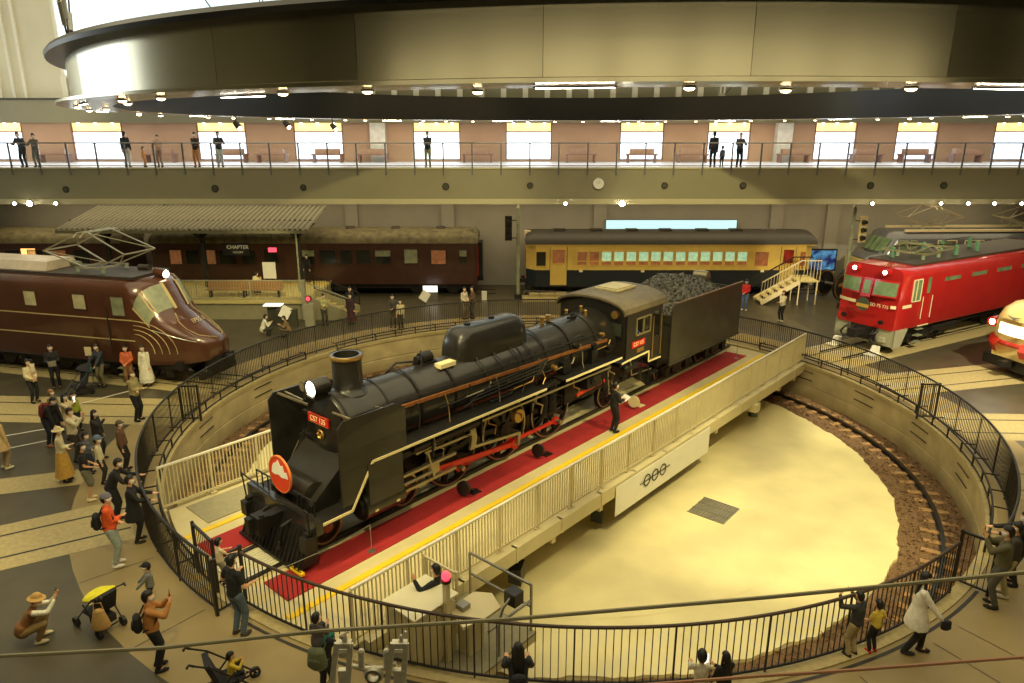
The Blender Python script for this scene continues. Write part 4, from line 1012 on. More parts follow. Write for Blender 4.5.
MB().box(2.2,15.5,-1.15,-.95,3.86,3.98).box(2.2,15.5,.95,1.15,3.86,3.98).build('roof_edge', m_crm, e6)
pantograph(e6, 4.1, 3.95, m_panto2 if 'm_panto2' in globals() else mat('panto_grey', s(178,168,140), .4, metal=.5), h=1.05, L=1.7)
pantograph(e6, 10.2, 3.95, MATS['panto_grey'], h=.9, L=1.7)
bogie(e6, 2.6, wb=1.2, r=.5); bogie(e6, 8, wb=1.2, r=.5); MB().box(.5,15.5,-1,1,.75,1.1).build('underframe', m_under, e6)

# ---- cream and red express with a bonnet nose (right edge)
m_ex = mat('express_cream', s(242,214,136), .28, var=.04, coat=.4)
m_exr = mat('express_red', s(196,46,30), .28, var=.05, coat=.4)
loc, a = radial(13.6, 18.4, -.1)
ex = thing('express_train', 'cream bonnet nosed express car with red trim and bright headlight box at the right edge', 'train', loc, a)
XP = [(0,.95,.75,2.35),(.08,1.12,.7,2.55),(.3,1.3,.7,2.75),(.8,1.42,.7,2.95),(2.0,1.45,.7,3.05),(2.4,1.45,.7,3.6),(2.9,1.45,.7,4.0),(14,1.45,.7,4.0)]
sw2 = lambda x, y: x+.75*(abs(y)/1.45)**2.2*(1 if x < 2.2 else .3 if x < 2.5 else 0)
rings = [[(sw2(x,y), y, z) for y, z in section(w, zb, zt, ex=.5, k=14)] for x, w, zb, zt in XP]
b = MB().loft(rings).build('body', m_ex, ex)
def ex_band(z0, z1, m, name, off, y0=-1.3, y1=1.3, bulge=0):
    g = MB(); n = 16; P = []
    for i in range(n+1):
        y = y0+(y1-y0)*i/n; P += [(sw2(0,y)-off,y,z0),(sw2(0,y)-off-bulge,y,(z0+z1)/2),(sw2(0,y)-off,y,z1)]
    g.add(P,[(3*i+k,3*i+k+1,3*i+k+4,3*i+k+3) for i in range(n) for k in (0,1)], True); return g.build(name, m, ex)
ex_band(.95,1.55,m_exr,'red_bumper',.03,-1.35,-.5,.16); ex_band(.95,1.55,m_exr,'red_bumper',.03,.5,1.35,.16); ex_band(1.3,1.5,m_exr,'red_band',.03,-.5,.5,.04)
lb = ex_band(1.72,2.22,m_crm,'lamp_box',.03,-.62,.62,.02); ex_band(1.77,2.17,mat('lit_panel', (1,1,1), .4, var=0, emit=(1,.93,.8), estr=3.5),'lit_panel',.06,-.57,.57,0)
for sy in (-1,1):
    l = MB().cyl((.35,sy*1.22,2.0),(.75,sy*1.28,2.0),.2,.22,n=18).build('side_lamp', m_exr, ex); MB().ell((.36,sy*1.22,2.0),(.06,.12,.12)).build('bulb', MATS['lamp_white'], l)
    y = sy*1.46; MB().box(2.6,14,min(y,y+sy*.01),max(y,y+sy*.01),2.2,3.0).build('window_band', m_exr, ex)
    g = MB(); g.add([(.1,sy*.1,2.62),(.2,sy*.55,2.66),(.25,sy*.12,2.68)],[(0,1,2)]); 
v = MB(); v.prism([(-.32,0),(0,-.12),(.32,0),(0,-.04)],-.015,.015,'yz'); vv = v.build('wing_emblem', m_steel, ex); vv.location = (.0,0,2.52); vv.rotation_euler.y = rad(30)
MB().box(.3,14,-1.3,1.3,.3,.72).build('skirt', m_under, ex); bogie(ex, 3.5); MB().box(-.2,.4,-.15,.15,.5,.72).build('coupler', m_under, ex)

# ---- passenger coaches and railcar by the back wall
def coach(name, label, cat, X0, X1, Y0, body_m, roof_m, low_m=None, belt=1.6, z0=.75, ze=3.15, zt=3.85, wins=(), doors=(), frame=None, pane=None, tp=(.2,.94)):
    L = X1-X0; t = thing(name, label, cat, (X0, Y0+1.4, 0)); w = 1.4
    mb = MB()
    sh = [(-w,z0),(-w,ze),(w,ze),(w,z0)]
    mb.loft([[(x,y*(tp[1] if x in (0,L) else 1),z) for y, z in sh] for x in (0,tp[0],L-tp[0],L)], smooth=False)
    if low_m:
        mb.mi(1).loft([[(x,y*(tp[1]+.004 if x in (-.004,L+.004) else 1.003),z) for y, z in [(-w,z0),(-w,belt),(w,belt),(w,z0)]] for x in (-.004,tp[0],L-tp[0],L+.004)], smooth=False)
    mb.build('body', [body_m, low_m or body_m], t)
    rr = []
    for x, f in ((-.05,.7),(.1,.93),(.5,1),(L-.5,1),(L-.1,.93),(L+.05,.7)):
        rr.append([(x,-w*1.03*math.cos(PI*k/14),ze-.02+(zt-ze)*f*math.sin(PI*k/14)**.7) for k in range(15)])
    MB().loft(rr).build('roof', roof_m, t)
    MB().box(-.02,L+.02,-w-.03,-w,ze-.08,ze).build('cornice', frame or body_m, t)
    for wx0, wx1, wz0, wz1, p, hm in wins:
        f_ = window(t, wx0, wx1, -w, wz0, wz1, frame or body_m, p, -1, hmull=hm, t=.05)
        if hm: MB().box(wx0,wx1,-w-.02,-w-.012,wz0,hm[0]).build('lower_pane', D_ if p is m_wpale else MATS['coach_window_orange'], f_)
    for dx0, dx1, p in doors:
        d = MB().box(dx0,dx1,-w-.01,-w,z0+.1,ze-.15).build('door', body_m, t)
        window(t, dx0+.12, dx1-.12, -w-.01, 2.0, 2.85, frame or body_m, p, -1, t=.05, name='door_window')
        for x in (dx0,dx1): MB().box(x-.012,x+.012,-w-.02,-w,z0+.1,ze-.15).build('door_edge', low_m or m_roof, t)
    MB().box(.3,L-.3,-1.1,1.1,.45,z0).build('underframe', m_under, t)
    bogie(t, 2.6); bogie(t, L-2.6)
    for x in (L*.35, L*.55): MB().box(x,x+1.4,-1.2,-.7,.3,z0).build('equipment_box', m_under, t)
    for x in (-.3, L): MB().box(x,x+.3,-.14,.14,.72,1.0).build('coupler', m_under, t)
    return t, L
m_cb = mat('coach_brown', s(66,38,28), .35, var=.1, scale=2, coat=.2)
m_cr = mat('coach_roof', s(92,84,58), .7, var=.2, scale=3, col2=s(122,112,74))
m_dkw = mat('coach_window_dark', s(38,40,34), .12, var=.2)
m_pale_o = mat('coach_window_orange', s(150,84,46), .3, var=.45, scale=4, emit=(.8,.4,.15), estr=.06)
P_, D_, O_ = m_wpale, m_dkw, m_pale_o
px2 = lambda p: (p-512)/713*41.9
X0 = -21.2
cw = []
for a_, b_, p in ((170,182,O_),(186,200,D_),(203,216,O_),(219,236,D_),(242,256,D_),(302,315,P_),(320,336,D_),(340,352,D_),(356,371,D_),(375,391,P_),(431,446,O_),(459,467,P_)):
    cw.append((px2(a_)-X0, px2(b_)-X0, 1.95, 2.8, p, (2.4,) if p is P_ else ()))
c1, L = coach('passenger_coach', 'dark brown passenger coach with pale domed roof beside the platform', 'coach', X0, -2.05, 41.6, m_cb, m_cr, wins=cw, doors=((px2(402)-X0, px2(420)-X0, P_),(px2(262)-X0,px2(280)-X0,D_)), zt=3.95, ze=3.2)
for x in (L-7.6, L-4.9, L-2.2, L-11, L-14): MB().cyl((x,-.2,3.9),(x,-.2,4.02),.32,.26,n=16).build('ventilator', m_roof, c1)
MB().box(L-.25,L-.05,-.9,-.5,3.7,4.1).build('end_lamp', m_wpale, c1)
for y in (-1.1,-.6): MB().box(L,L+.06,y,y+.25,1.2,2.9).build('gangway_post', mat('end_red', s(150,40,30), .4), c1)
MB().box(L+.04,L+.28,-.6,.6,1.0,3.1).build('gangway', m_blk, c1)
cw = [(x, x+.9, 1.95, 2.8, O_ if i % 3 == 0 else D_, ()) for i, x in enumerate([1+1.35*k for k in range(12)])]
c2, L2 = coach('passenger_coach', 'brown coach at the far left edge with a glowing end window', 'coach', -40.2, -22.9, 41.6, m_cb, m_cr, wins=cw[:-1]+[(11.4,12.3,1.9,2.9,mat('orange_lit', s(230,150,60), .4, var=0, emit=(1,.5,.15), estr=1.2),())], zt=3.95, ze=3.2)
# yellow railcar
m_yw = mat('railcar_yellow', s(216,182,92), .35, var=.06, coat=.2)
m_nv = mat('railcar_navy', s(30,36,42), .35, var=.1, coat=.2)
m_rroof = mat('railcar_roof', s(56,52,42), .5, var=.12)
m_scr = mat('railcar_glow', s(160,190,140), .3, var=.4, scale=6, emit=(.5,.8,.5), estr=.3)
X0 = .85; cw = []
xs = [(577,587,O_)]+[(589+12.3*k, 599+12.3*k, m_scr if 1 <= k <= 12 else O_) for k in range(13)]
for a_, b_, p in xs: cw.append((px2(a_)-X0, px2(b_)-X0, 1.9, 2.72, p, (2.15,)))
cw.append((px2(536)-X0, px2(546)-X0, 1.85, 2.72, D_, ())); cw.append((px2(754)-X0, px2(768)-X0, 1.85, 2.72, O_, ())); cw.append((px2(799)-X0, px2(805)-X0, 1.85, 2.72, O_, ()))
rc, L = coach('railcar', 'yellow and dark blue railcar with a row of small windows by the back wall', 'railcar', X0, 17.75, 41.5, m_yw, m_rroof, m_nv, tp=(.55,.6), belt=1.62, z0=.62, wins=cw, doors=((px2(550)-X0, px2(567)-X0, O_),(px2(780)-X0,px2(795)-X0,mat('door_red_glass', s(150,44,34), .3, var=.4))), frame=m_yw)
for px_ in (560,597,633,667,704,738,771): MB().box(px2(px_)-X0-.35,px2(px_)-X0+.35,-.6,-.1,3.76,3.92).build('ventilator', m_rroof if px_ != 771 else m_steel, rc)
for px_ in (581,643,704,763): MB().box(px2(px_)-X0-.1,px2(px_)-X0+.1,-1.43,-1.4,1.5,1.62).build('small_plate', m_crm, rc)
hl_ = MB().box(-.1,.25,-.55,-.15,3.4,3.8).build('headlamp', m_crm, rc)
for y0, y1 in ((-.8,-.35),(-.28,.28),(.35,.8)):
    f = MB().box(-.03,-.005,y0,y1,1.85,2.75).build('end_window', m_yw, rc); MB().box(-.04,-.03,y0+.06,y1-.06,1.92,2.68).build('pane', m_dkw, f)
MB().cyl((-.06,-.7,1.05),(0,-.7,1.05),.1,n=14).build('tail_lamp', mplate, rc)
hs = thing('coupler_display', 'black coupler hanging at the left end of the yellow railcar', 'coupler', (.75,42.2,0))
MB().box(-.35,.3,-.1,.1,.75,.98).box(-.5,-.3,-.2,.2,.65,1.05).build('head', m_blk, hs); MB().bar((.1,0,0),(.1,0,.8),.12).build('stand', m_under, hs)
# tracks for these
for X0_, X1_, nm in ((-42,-1,'track under the brown coaches'),(.6,19,'track under the yellow railcar')):
    t = thing('track', nm, 'track', (0,42.95,0))
    for y in (-.56,.56): MB().box(X0_,X1_,y-.035,y+.035,.0,.035).build('rail', m_rail, t)
# steps in front of the railcar
st = thing('low_steps', 'low pale yellow steps on the floor at the left end of the railcar', 'steps', (2.2,40.3,0))
MB().box(-1.6,1.3,-.1,.9,.004,.18).build('lower_step', m_lane, st); MB().box(-1.2,1.0,.3,.9,.18,.36).build('upper_step', m_lane, st)
mb = MB()
for y in (.1,.55): mb.bar((-1.5,y,.55),(1.2,y,.45),.03)
for x in (-1.5,-.6,.3,1.2): mb.bar((x,.1,0.18),(x,.1,.52),.03).bar((x,.55,.3),(x,.55,.52),.03)
mb.build('rail', m_steel, st)
bx = MB().box(-1.75,-1.45,40.2,40.4,.004,.6); tag(bx.build('sign_box', m_white), 'small white sign box left of the low steps', 'sign')

# ---- platform, canopy, stairs
m_plat = mat('platform_side', s(150,142,108), .6, var=.08)
m_platc = mat('platform_top', s(206,188,120), .6, var=.08)
pf = thing('station_platform', 'raised station platform with pale coping beside the brown coach', 'platform', (0,0,0))
MB().box(-24.5,-10.7,36.2,41.35,0,.86).build('base', m_plat, pf)
MB().box(-24.55,-10.65,36.1,41.4,.86,1.0).build('coping', m_platc, pf)
MB().box(-24.5,-10.7,40.4,40.7,1.0,1.006).build('yellow_line', m_yel, pf)
rl = thing('platform_railing', 'grey barred railing along the front edge of the station platform', 'railing', (0,36.3,1.0))
MB().bar((-22,0,1.05),(-10.8,0,1.05),.05).bar((-22,0,.1),(-10.8,0,.1),.04).build('handrail', m_skirt, rl)
for x in (-22,-19.2,-16.4,-13.6,-10.8): MB().bar((x,0,0),(x,0,1.08),.06).build('post', m_skirt, rl)
for x in (-22,-19.2,-16.4,-13.6):
    mb = MB()
    for i in range(1,20): mb.bar((x+i*.14,0,.1),(x+i*.14,0,1.05),.018)
    mb.build('bar_panel', m_skirt, rl, fixn=False)
cn = thing('platform_canopy', 'corrugated platform canopy roof on dark steel posts at the left', 'canopy', (0,0,0))
m_cor = mat('corrugated', s(112,108,82), .5, metal=.2, var=.12, scale=1.5)
mb = MB()
vs = []; k = 0; X = -24.2
while X < -10.9:
    for dx, dz in ((0,0),(.06,.1),(.13,.1),(.19,0)):
        vs += [(X+dx,37.9,4.42+dz),(X+dx,42.2,5.22+dz)]
    X += .28
mb.add(vs,[(2*i,2*i+2,2*i+3,2*i+1) for i in range(len(vs)//2-1)])
mb.build('roof_sheet', m_cor, cn)
MB().bar((-24.2,37.9,4.34),(-10.9,37.9,4.34),.06,.16).bar((-24.2,42.2,5.12),(-10.9,42.2,5.12),.06,.14).build('eaves_beam', m_cor, cn)
for X in (-22.5,-17.2,-11.9):
    MB().box(X-.1,X+.1,39.5,39.7,1.0,4.8).build('post', m_under, cn)
    MB().bar((X,39.6,3.7),(X,38,4.38),.1).bar((X,39.6,3.7),(X,42,5.1),.1).bar((X,39.6,4.65),(X,38,4.38),.1).build('brace', m_under, cn)
    MB().bar((X-1.1,39.6,4.6),(X,39.6,3.8),.07).bar((X+1.0,39.6,4.6),(X,39.6,3.8),.07).build('knee_brace', m_under, cn)
MB().bar((-24.4,39.6,4.7),(-11,39.6,4.7),.1,.16).build('purlin', m_under, cn)
MB().cyl((-11.6,38.3,1.0),(-11.6,38.3,4.4),.05,n=8).build('drain_pipe', m_wpale, cn)
ps = thing('platform_sign', 'black station sign with white lettering hanging under the canopy', 'sign', (-15.3,39.4,3.2))
MB().box(-.75,.75,-.04,.04,-.35,.35).build('board', m_blk, ps); text('CHAPTER', .28, m_white, ps, (.1,-.05,.1), (PI/2,0,0)); text('HISTORY', .14, m_white, ps, (.1,-.05,-.18), (PI/2,0,0))
for x in (-.6,.6): MB().bar((x,0,.35),(x,0,1.4),.02).build('hanger', m_under, ps)
rs = thing('red_sign', 'small red lit sign hanging under the canopy right of the station sign', 'sign', (-13.3,39.4,3.15)); MB().box(-.22,.22,-.05,.05,-.12,.12).build('face', mat('red_sign', s(220,30,40), .4, var=0, emit=(1,.1,.15), estr=.8), rs); MB().bar((0,0,.12),(0,0,1.5),.02).build('hanger', m_under, rs)
wb = thing('notice_board', 'white notice board standing on the platform by the coach door', 'sign', (-13.3,38.6,1.0)); MB().box(-.35,.35,-.03,.03,.7,1.6).build('face', m_white, wb); MB().bar((-.3,0,0),(-.3,0,.8),.04).bar((.3,0,0),(.3,0,.8),.04).build('leg', m_steel, wb)
be = thing('bench', 'long wooden bench on the platform behind the railing', 'bench', (-14.2,37.1,1.0))
MB().box(-2,2,-.2,.2,.38,.44).build('seat', mat('bench_wood', s(150,112,66), .5, var=.1), be); MB().box(-2,2,.2,.26,.45,.85).build('backrest', MATS['bench_wood'], be)
for x in (-1.8,0,1.8): MB().box(x-.04,x+.04,-.18,.2,0,.38).build('leg', m_under, be)
lb_ = mat('passage_lit', s(250,230,180), .5, var=0, emit=(1,.85,.55), estr=1.3)
stt = thing('platform_stairs', 'stairs with black railings leading down from the station platform', 'stairs', (-10.6,36.2,0))
mb = MB(); n = 6
for i in range(n): mb.box(i*.36,(i+1)*.36+.02,0,1.6,0,1.0-(i+1)*.155)
mb.build('steps', m_platc, stt)
for y in (-.06,1.66):
    MB().prism([(-.1,0),(2.3,0),(2.3,.35),(-.1,1.25)],y-.06,y+.06,'xz').build('side_wall', m_plat, stt)
    r = MB(); r.bar((-.1,y,2.0),(2.3,y,1.05),.05); r.bar((-.1,y,1.3),(2.3,y,.45),.03)
    for i in range(18): x = -.1+2.4*i/17; r.bar((x,y,1.27-.87*i/17),(x,y,2.0-.95*i/17),.018 if i % 17 else .05)
    r.build('railing', m_black if y > 0 else m_skirt, stt)
MB().box(-.3,-.1,-.16,.1,0,2.1).build('newel', m_skirt, stt)
# boards and crossing light in front of the platform
wb = thing('info_panel', 'white lit information panel low in front of the platform', 'sign', (-12.1,35.2,0)); MB().prism([(-.3,.95),(.3,.95),(.3,1.0),(-.3,1.0)],-.45,.45,'yz').build('base', m_steel, wb)
f = MB(); f.box(-.45,.45,-.25,.25,1.0,1.05).build('face', mat('panel_lit', s(250,250,240), .4, var=0, emit=(1,.97,.9), estr=.8), wb); MB().box(-.3,.3,-.1,.1,0,.95).build('stand', m_dg, wb)
wb = thing('info_panel', 'small tilted white card on a dark stand right of the low information panel', 'sign', (-11.3,34.6,0)); o = MB().box(-.25,.25,-.02,.02,-.3,.3).build('face', m_white, wb); o.location = (0,-.1,.8); o.rotation_euler = (-.4,.5,.2); MB().box(-.5,.5,0,.3,0,.9).build('stand', m_dg, wb)
cl_ = thing('crossing_light', 'crossing warning post with a lit red lamp near the stairs', 'signal', (-10.2,34.9,0)); MB().box(-.22,.22,-.15,.15,0,1.15).build('cabinet', m_skirt, cl_); MB().bar((0,0,1.15),(0,0,1.35),.06).build('stem', m_steel, cl_); MB().cyl((0,-.1,1.42),(0,0,1.42),.16,n=16).build('hood', m_blk, cl_); MB().ell((0,-.11,1.42),(.11,.04,.11)).build('lens', MATS['red_glow'], cl_)
wb = thing('info_panel', 'white lit panel beside a tilted card in front of the brown coach', 'sign', (-4.75,40.6,0)); MB().box(-.42,.42,-.03,.03,.5,.86).build('face', MATS['panel_lit'], wb); MB().box(-.42,.42,0,.2,0,.5).build('stand', m_steel, wb)
wb = thing('info_panel', 'tilted pale card on the floor in front of the brown coach', 'sign', (-4.95,39.6,0)); o = MB().box(-.25,.25,-.02,.02,-.28,.28).build('face', m_white, wb); o.location = (0,-.1,.5); o.rotation_euler = (-.3,.6,.1); MB().bar((0,0,0),(0,0,.45),.05).build('stand', m_under, wb)

# ---- signals
def signal(label, X, Y, ztop, side, heads):
    t = thing('railway_signal', label, 'signal', (X,Y,0))
    MB().cyl((0,0,0),(0,0,ztop),.1,n=12).cyl((0,0,ztop),(0,0,ztop+.2),.12,.02,n=12).build('mast', m_wpale, t)
    zc = ztop-1.2
    MB().box(side*.55-.2,side*.55+.2,-.05,.03,zc-.65,zc+.75).build('backboard', m_blk if heads else mat('sig_cream', s(200,180,120), .5), t)
    MB().bar((0,0,zc+.5),(side*.5,0,zc+.5),.05).bar((0,0,zc-.5),(side*.5,0,zc-.5),.05).build('bracket', m_under, t)
    for k in range(3): MB().cyl((side*.55,-.3,zc-.4+k*.42),(side*.55,-.02,zc-.4+k*.42),.11,.13,n=14).build('lamp_hood', m_blk, t)
    MB().box(-.2,.2,-.2,.2,0,.3).build('base', m_under, t)
    return t
signal('colour light signal mast between the brown coach and the yellow railcar', .35, 40.9, 5.3, -1, True)
signal('pale colour light signal mast behind the red locomotive front', 18.35, 38.6, 5.55, 1, False)
# ---- stair unit to the railcar
sr = thing('access_stairs', 'pale access stairs with barred railings leading up to the yellow railcar door', 'stairs', (14.1,39.4,0)); sr.scale = (1,1,1.3)
mb = MB()
for i in range(6): mb.box(i*.34,(i+1)*.34,.1,1.2,.12+i*.15,.17+i*.15)
mb.box(2.04,3.2,.1,1.9,1.0,1.06).build('treads', m_platc, sr)
MB().bar((0,.06,.08),(2.1,.06,1.02),.06,.2).build('stringer', m_crm, sr); MB().bar((0,1.24,.08),(2.1,1.24,1.02),.06,.2).build('stringer', m_crm, sr)
for y in (.06,1.24):
    r = MB(); r.bar((0,y,1.0),(2.1,y,1.95),.05).bar((2.1,y,1.95),(3.2,y,1.95),.05)
    for i in range(14): x = 2.1*i/13; r.bar((x,y,.1+.92*i/13),(x,y,1.0+.95*i/13),.022)
    for i in range(7): x = 2.1+1.1*i/6; r.bar((x,y,1.03),(x,y,1.95),.022)
    if y < 1: r.build('railing', m_crm, sr)
    else: r.build('railing', m_under, sr)
for x in (2.1,3.1):
    for y in (.1,1.2): MB().bar((x,y,0),(x,y,1.0),.06).build('leg', m_crm, sr)
wsx = thing('driving_wheelset', 'black steam engine driving wheels on display right of the access stairs', 'wheel set', (18.9,41.2,.02), rad(-62))
for x in (-.62,.62): 
    w = MB().lathe([(.62,-.08),(.78,-.08),(.8,.08),(.62,.08),(.62,-.08)],(x,0,.82),'x',36).cyl((x-.1,0,.82),(x+.1,0,.82),.18,n=16).cyl((x-.03,0,.82),(x+.03,0,.82),.64,n=30)
    for k in range(10): q = 2*PI*k/10; w.bar((x,.12*math.cos(q),.82+.12*math.sin(q)),(x,.64*math.cos(q),.82+.64*math.sin(q)),.1,.07,up=(1,0,0))
    w = w.build('wheel', m_blk, wsx); MB().lathe([(.7,x+.085),(.76,x+.085)],(0,0,.82),'x',36).build('tyre', mgold, w)
MB().cyl((-.9,0,.82),(.9,0,.82),.1,n=14).build('axle', m_steel, wsx); MB().bar((.75,-.5,.9),(.75,.9,1.2),.08,.14).build('rod', mgold, wsx)
scn = thing('display_screen', 'wall screen glowing blue between the railcar and the red locomotive', 'screen', (19.3,44.6,1.0))
MB().box(-1.12,1.12,-.08,.08,.0,1.38).build('housing', m_blk, scn); MB().bar((0,0.04,-1.0),(0,0.04,.1),.1).build('stand', m_blk, scn)
m_b = bpy.data.materials.new('screen_blue'); m_b.use_nodes = True; MATS['screen_blue'] = m_b
nt = m_b.node_tree; tc = nt.nodes.new('ShaderNodeTexCoord'); no = nt.nodes.new('ShaderNodeTexNoise'); no.inputs['Scale'].default_value = 2.2; no.inputs['Detail'].default_value = 6
r = nt.nodes.new('ShaderNodeValToRGB'); r.color_ramp.elements[0].position = .42; r.color_ramp.elements[0].color = (.004,.01,.12,1); r.color_ramp.elements[1].position = .7; r.color_ramp.elements[1].color = (.2,.65,1,1)
nt.links.new(tc.outputs['Object'], no.inputs['Vector']); nt.links.new(no.outputs['Fac'], r.inputs[0]); bs = nt.nodes['Principled BSDF']; nt.links.new(r.outputs[0], bs.inputs['Emission Color']); bs.inputs['Emission Strength'].default_value = .35; bs.inputs['Base Color'].default_value = (.01,.01,.03,1)
MB().box(-1.05,1.05,-.09,-.08,.08,1.3).build('picture', m_b, scn)
# long blue-white light band on the wall above the railcar
lbx = thing('light_band', 'long pale blue lit band on the back wall above the yellow railcar', 'lamp', (9.1,44.6,3.9)); MB().box(-3.3,4.9,-.04,.1,-.3,.32).build('housing', m_steel, lbx); MB().box(-3.25,4.85,-.06,-.04,-.26,.28).build('diffuser', mat('band_glow', s(200,240,245), .4, var=0, emit=(.42,.72,.82), estr=.6), lbx)
# ---------------------------------------------------------------- people
HAIR = mat('hair_black', s(22,18,16), .5, var=.15, scale=30)
SKIN = mat('skin', s(214,160,118), .5, var=.05)
MASKM = mat('mask_white', s(236,232,222), .6, var=0)
EYE = mat('eye_dark', s(25,18,15), .3, var=0)
LIP = mat('lip', s(160,80,66), .5, var=0)
FAB = {}
def fab(c):
    k = '_'.join(str(int(v)) for v in c)
    if k not in FAB: FAB[k] = mat('fabric_'+k, s(*c), .8, var=.12, scale=14)
    return FAB[k]
PENDING = []
def capsule(mb, a, b, ra, rb, side=None, n=10):
    """tapered elliptical limb with rounded ends; ra, rb are radii or (rx, ry) with rx along `side`"""
    a, b = V(a), V(b); d = b-a
    if d.length < 1e-5: d = V((0,0,1e-3))
    L = d.length; d.normalize()
    ra = ra if isinstance(ra, tuple) else (ra, ra); rb = rb if isinstance(rb, tuple) else (rb, rb)
    sd = V(side) if side else V((1,0,0))
    if abs(sd.normalized().dot(d)) > .95: sd = V((0,1,0))
    y = d.cross(sd).normalized(); x = y.cross(d).normalized()
    rings = []
    for (c, r, sg) in ((a, ra, -1), (b, rb, 1)):
        an = (-80,-50,-20,0) if sg < 0 else (0,20,50,80)
        for q in an:
            q = rad(q); k = math.cos(q); m = min(r)
            cc = c+d*math.sin(q)*m
            rings.append([cc+x*math.cos(2*PI*i/n)*r[0]*k+y*math.sin(2*PI*i/n)*r[1]*k for i in range(n)])
    mb.loft(rings)
def ik(a, b, l1, l2, pole):
    a, b = V(a), V(b); d = b-a; L = min(d.length, (l1+l2)*.999); dn = d.normalized() if d.length > 1e-5 else V((0,0,-1))
    b2 = a+dn*L; x = (l1*l1-l2*l2+L*L)/(2*L); h = math.sqrt(max(0, l1*l1-x*x))
    p = V(pole); p = p-dn*p.dot(dn); p = p.normalized() if p.length > 1e-4 else V((0,1,0))
    return a+dn*x+p*h, b2
def finish(mb, name, m, parent, vox, sm=4):
    o = mb.build(name, m, parent, fixn=True)
    PENDING.append((o, vox, sm)); return o
def person(label, X, Y, face, h=1.65, pose='stand', top=(40,40,42), low=(30,30,34), style='jacket', bottom='pants', hair='short', mask=True, hat=None, Z=0, near=True,
           hands=None, group=None, shoe=(30,28,28), lean=0, child=False, haircol=None, look=0, sleeve=None, pel=None, feet=None, head_down=0):
    k = h/1.7; hs = 1.0 if not child else 1.28
    t = thing('person', label, 'person', (X,Y,Z), rad(face)-PI/2, group); t.scale = (1,1,1)
    S = lambda *p: V(p)*k
    pelv = V((0,0,.94)) if pel is None else V(pel)
    L = rad(lean); Rl = Matrix.Rotation(-L, 3, 'X')
    up = lambda x, y, z: pelv+Rl@V((x, y, z-.94))
    neck = up(0,0,1.44); chest = up(0,.0,1.25); head = neck+Rl@V((0,.0,.06))+Matrix.Rotation(-rad(head_down)-L*.35,3,'X')@V((0,.025,.115*hs))
    hr = V((.078,.097,.118))*hs
    sh = {sd: up(sd*(.155 if not child else .14),0,1.385) for sd in (-1,1)}
    hip = {sd: pelv+V((sd*.09,0,-.04)) for sd in (-1,1)}
    H = {'stand': {-1:(-.22,.08,.82),1:(.22,.08,.82)}, 'phone': {-1:(-.06,.34,1.42),1:(.10,.36,1.44)}, 'onephone': {-1:(-.24,.06,.82),1:(.1,.38,1.46)},
         'rail': {-1:(-.2,.42,1.12),1:(.2,.42,1.12)}, 'folded': {-1:(.08,.2,1.08),1:(-.08,.22,1.1)}, 'carry': {-1:(-.05,.24,1.05),1:(.1,.24,1.0)},
         'read': {-1:(-.1,.3,1.12),1:(.1,.3,1.12)}, 'wave': {-1:(-.38,.28,1.5),1:(.2,.35,1.0)}, 'push': {-1:(-.2,.38,.98),1:(.2,.38,.98)},
         'walk': {-1:(-.24,-.1,.85),1:(.22,.2,.88)}}.get(pose, {-1:(-.22,.08,.82),1:(.22,.08,.82)})
    if hands: H = {-1:hands[0],1:hands[1]}
    F = {-1:(-.1,.0,.08),1:(.1,.0,.08)}
    if pose == 'walk': F = {-1:(-.09,.15,.08),1:(.09,-.13,.09)}
    if feet: F = {-1:feet[0],1:feet[1]}
    el, hd, kn, an = {}, {}, {}, {}
    for sd in (-1,1):
        el[sd], hd[sd] = ik(sh[sd], V(H[sd]), .285, .255, (sd*.5,-.35,-.8))
        kn[sd], an[sd] = ik(hip[sd], V(F[sd]), .43, .42, (sd*(.25 if pel else .02),1,.1))
    Sc = lambda v: V(v)*k
    # body: one continuous skin surface with five separate fingers a hand
    b = MB(); side = (1,0,0); n = 8
    capsule(b, Sc(pelv), Sc(chest), (.125*k,.085*k), (.14*k,.09*k), side); capsule(b, Sc(chest), Sc(up(0,0,1.36)), (.14*k,.085*k), (.12*k,.07*k), side)
    capsule(b, Sc(up(0,0,1.37)), Sc(head), .052*k, .05*k)
    hrot = Matrix.Rotation(-rad(head_down)-L*.35,3,'X')
    b.ell(Sc(head), tuple(hr*k), 14, 10, rot=hrot, fn=lambda d: 1-.12*max(0,-d.z)*(1-max(0,d.y)*.7))
    fc = lambda x, y, z: Sc(head+hrot@(V((x,y,z))*hs))
    capsule(b, fc(0,.088,.015), fc(0,.108,-.022), .011*k*hs, .017*k*hs, n=6)
    capsule(b, fc(0,.06,-.085), fc(0,.078,-.085), .03*k*hs, .022*k*hs, n=8)
    for sd in (-1,1): capsule(b, fc(sd*.078,0,.015), fc(sd*.08,.0,-.025), .016*k*hs, .012*k*hs, n=6)
    for sd in (-1,1):
        capsule(b, Sc(sh[sd]), Sc(el[sd]), .046*k, .038*k, n=n); capsule(b, Sc(el[sd]), Sc(hd[sd]), .037*k, .026*k, n=n)
        capsule(b, Sc(hip[sd]), Sc(kn[sd]), .075*k, .052*k, n=n); capsule(b, Sc(kn[sd]), Sc(an[sd]), .05*k, .034*k, n=n)
        capsule(b, Sc(an[sd]), Sc(an[sd]+V((0,.12,-.04))), .035*k, .03*k, n=n)
        d = (hd[sd]-el[sd]).normalized(); s0 = d.cross(V((0,0,1)))
        s0 = s0.normalized() if s0.length > .1 else V((1,0,0)); pn = s0.cross(d).normalized()*-1
        if pose in ('phone','onephone','wave'): d = (d+V((0,0,.5))).normalized()
        palm = hd[sd]+d*.075
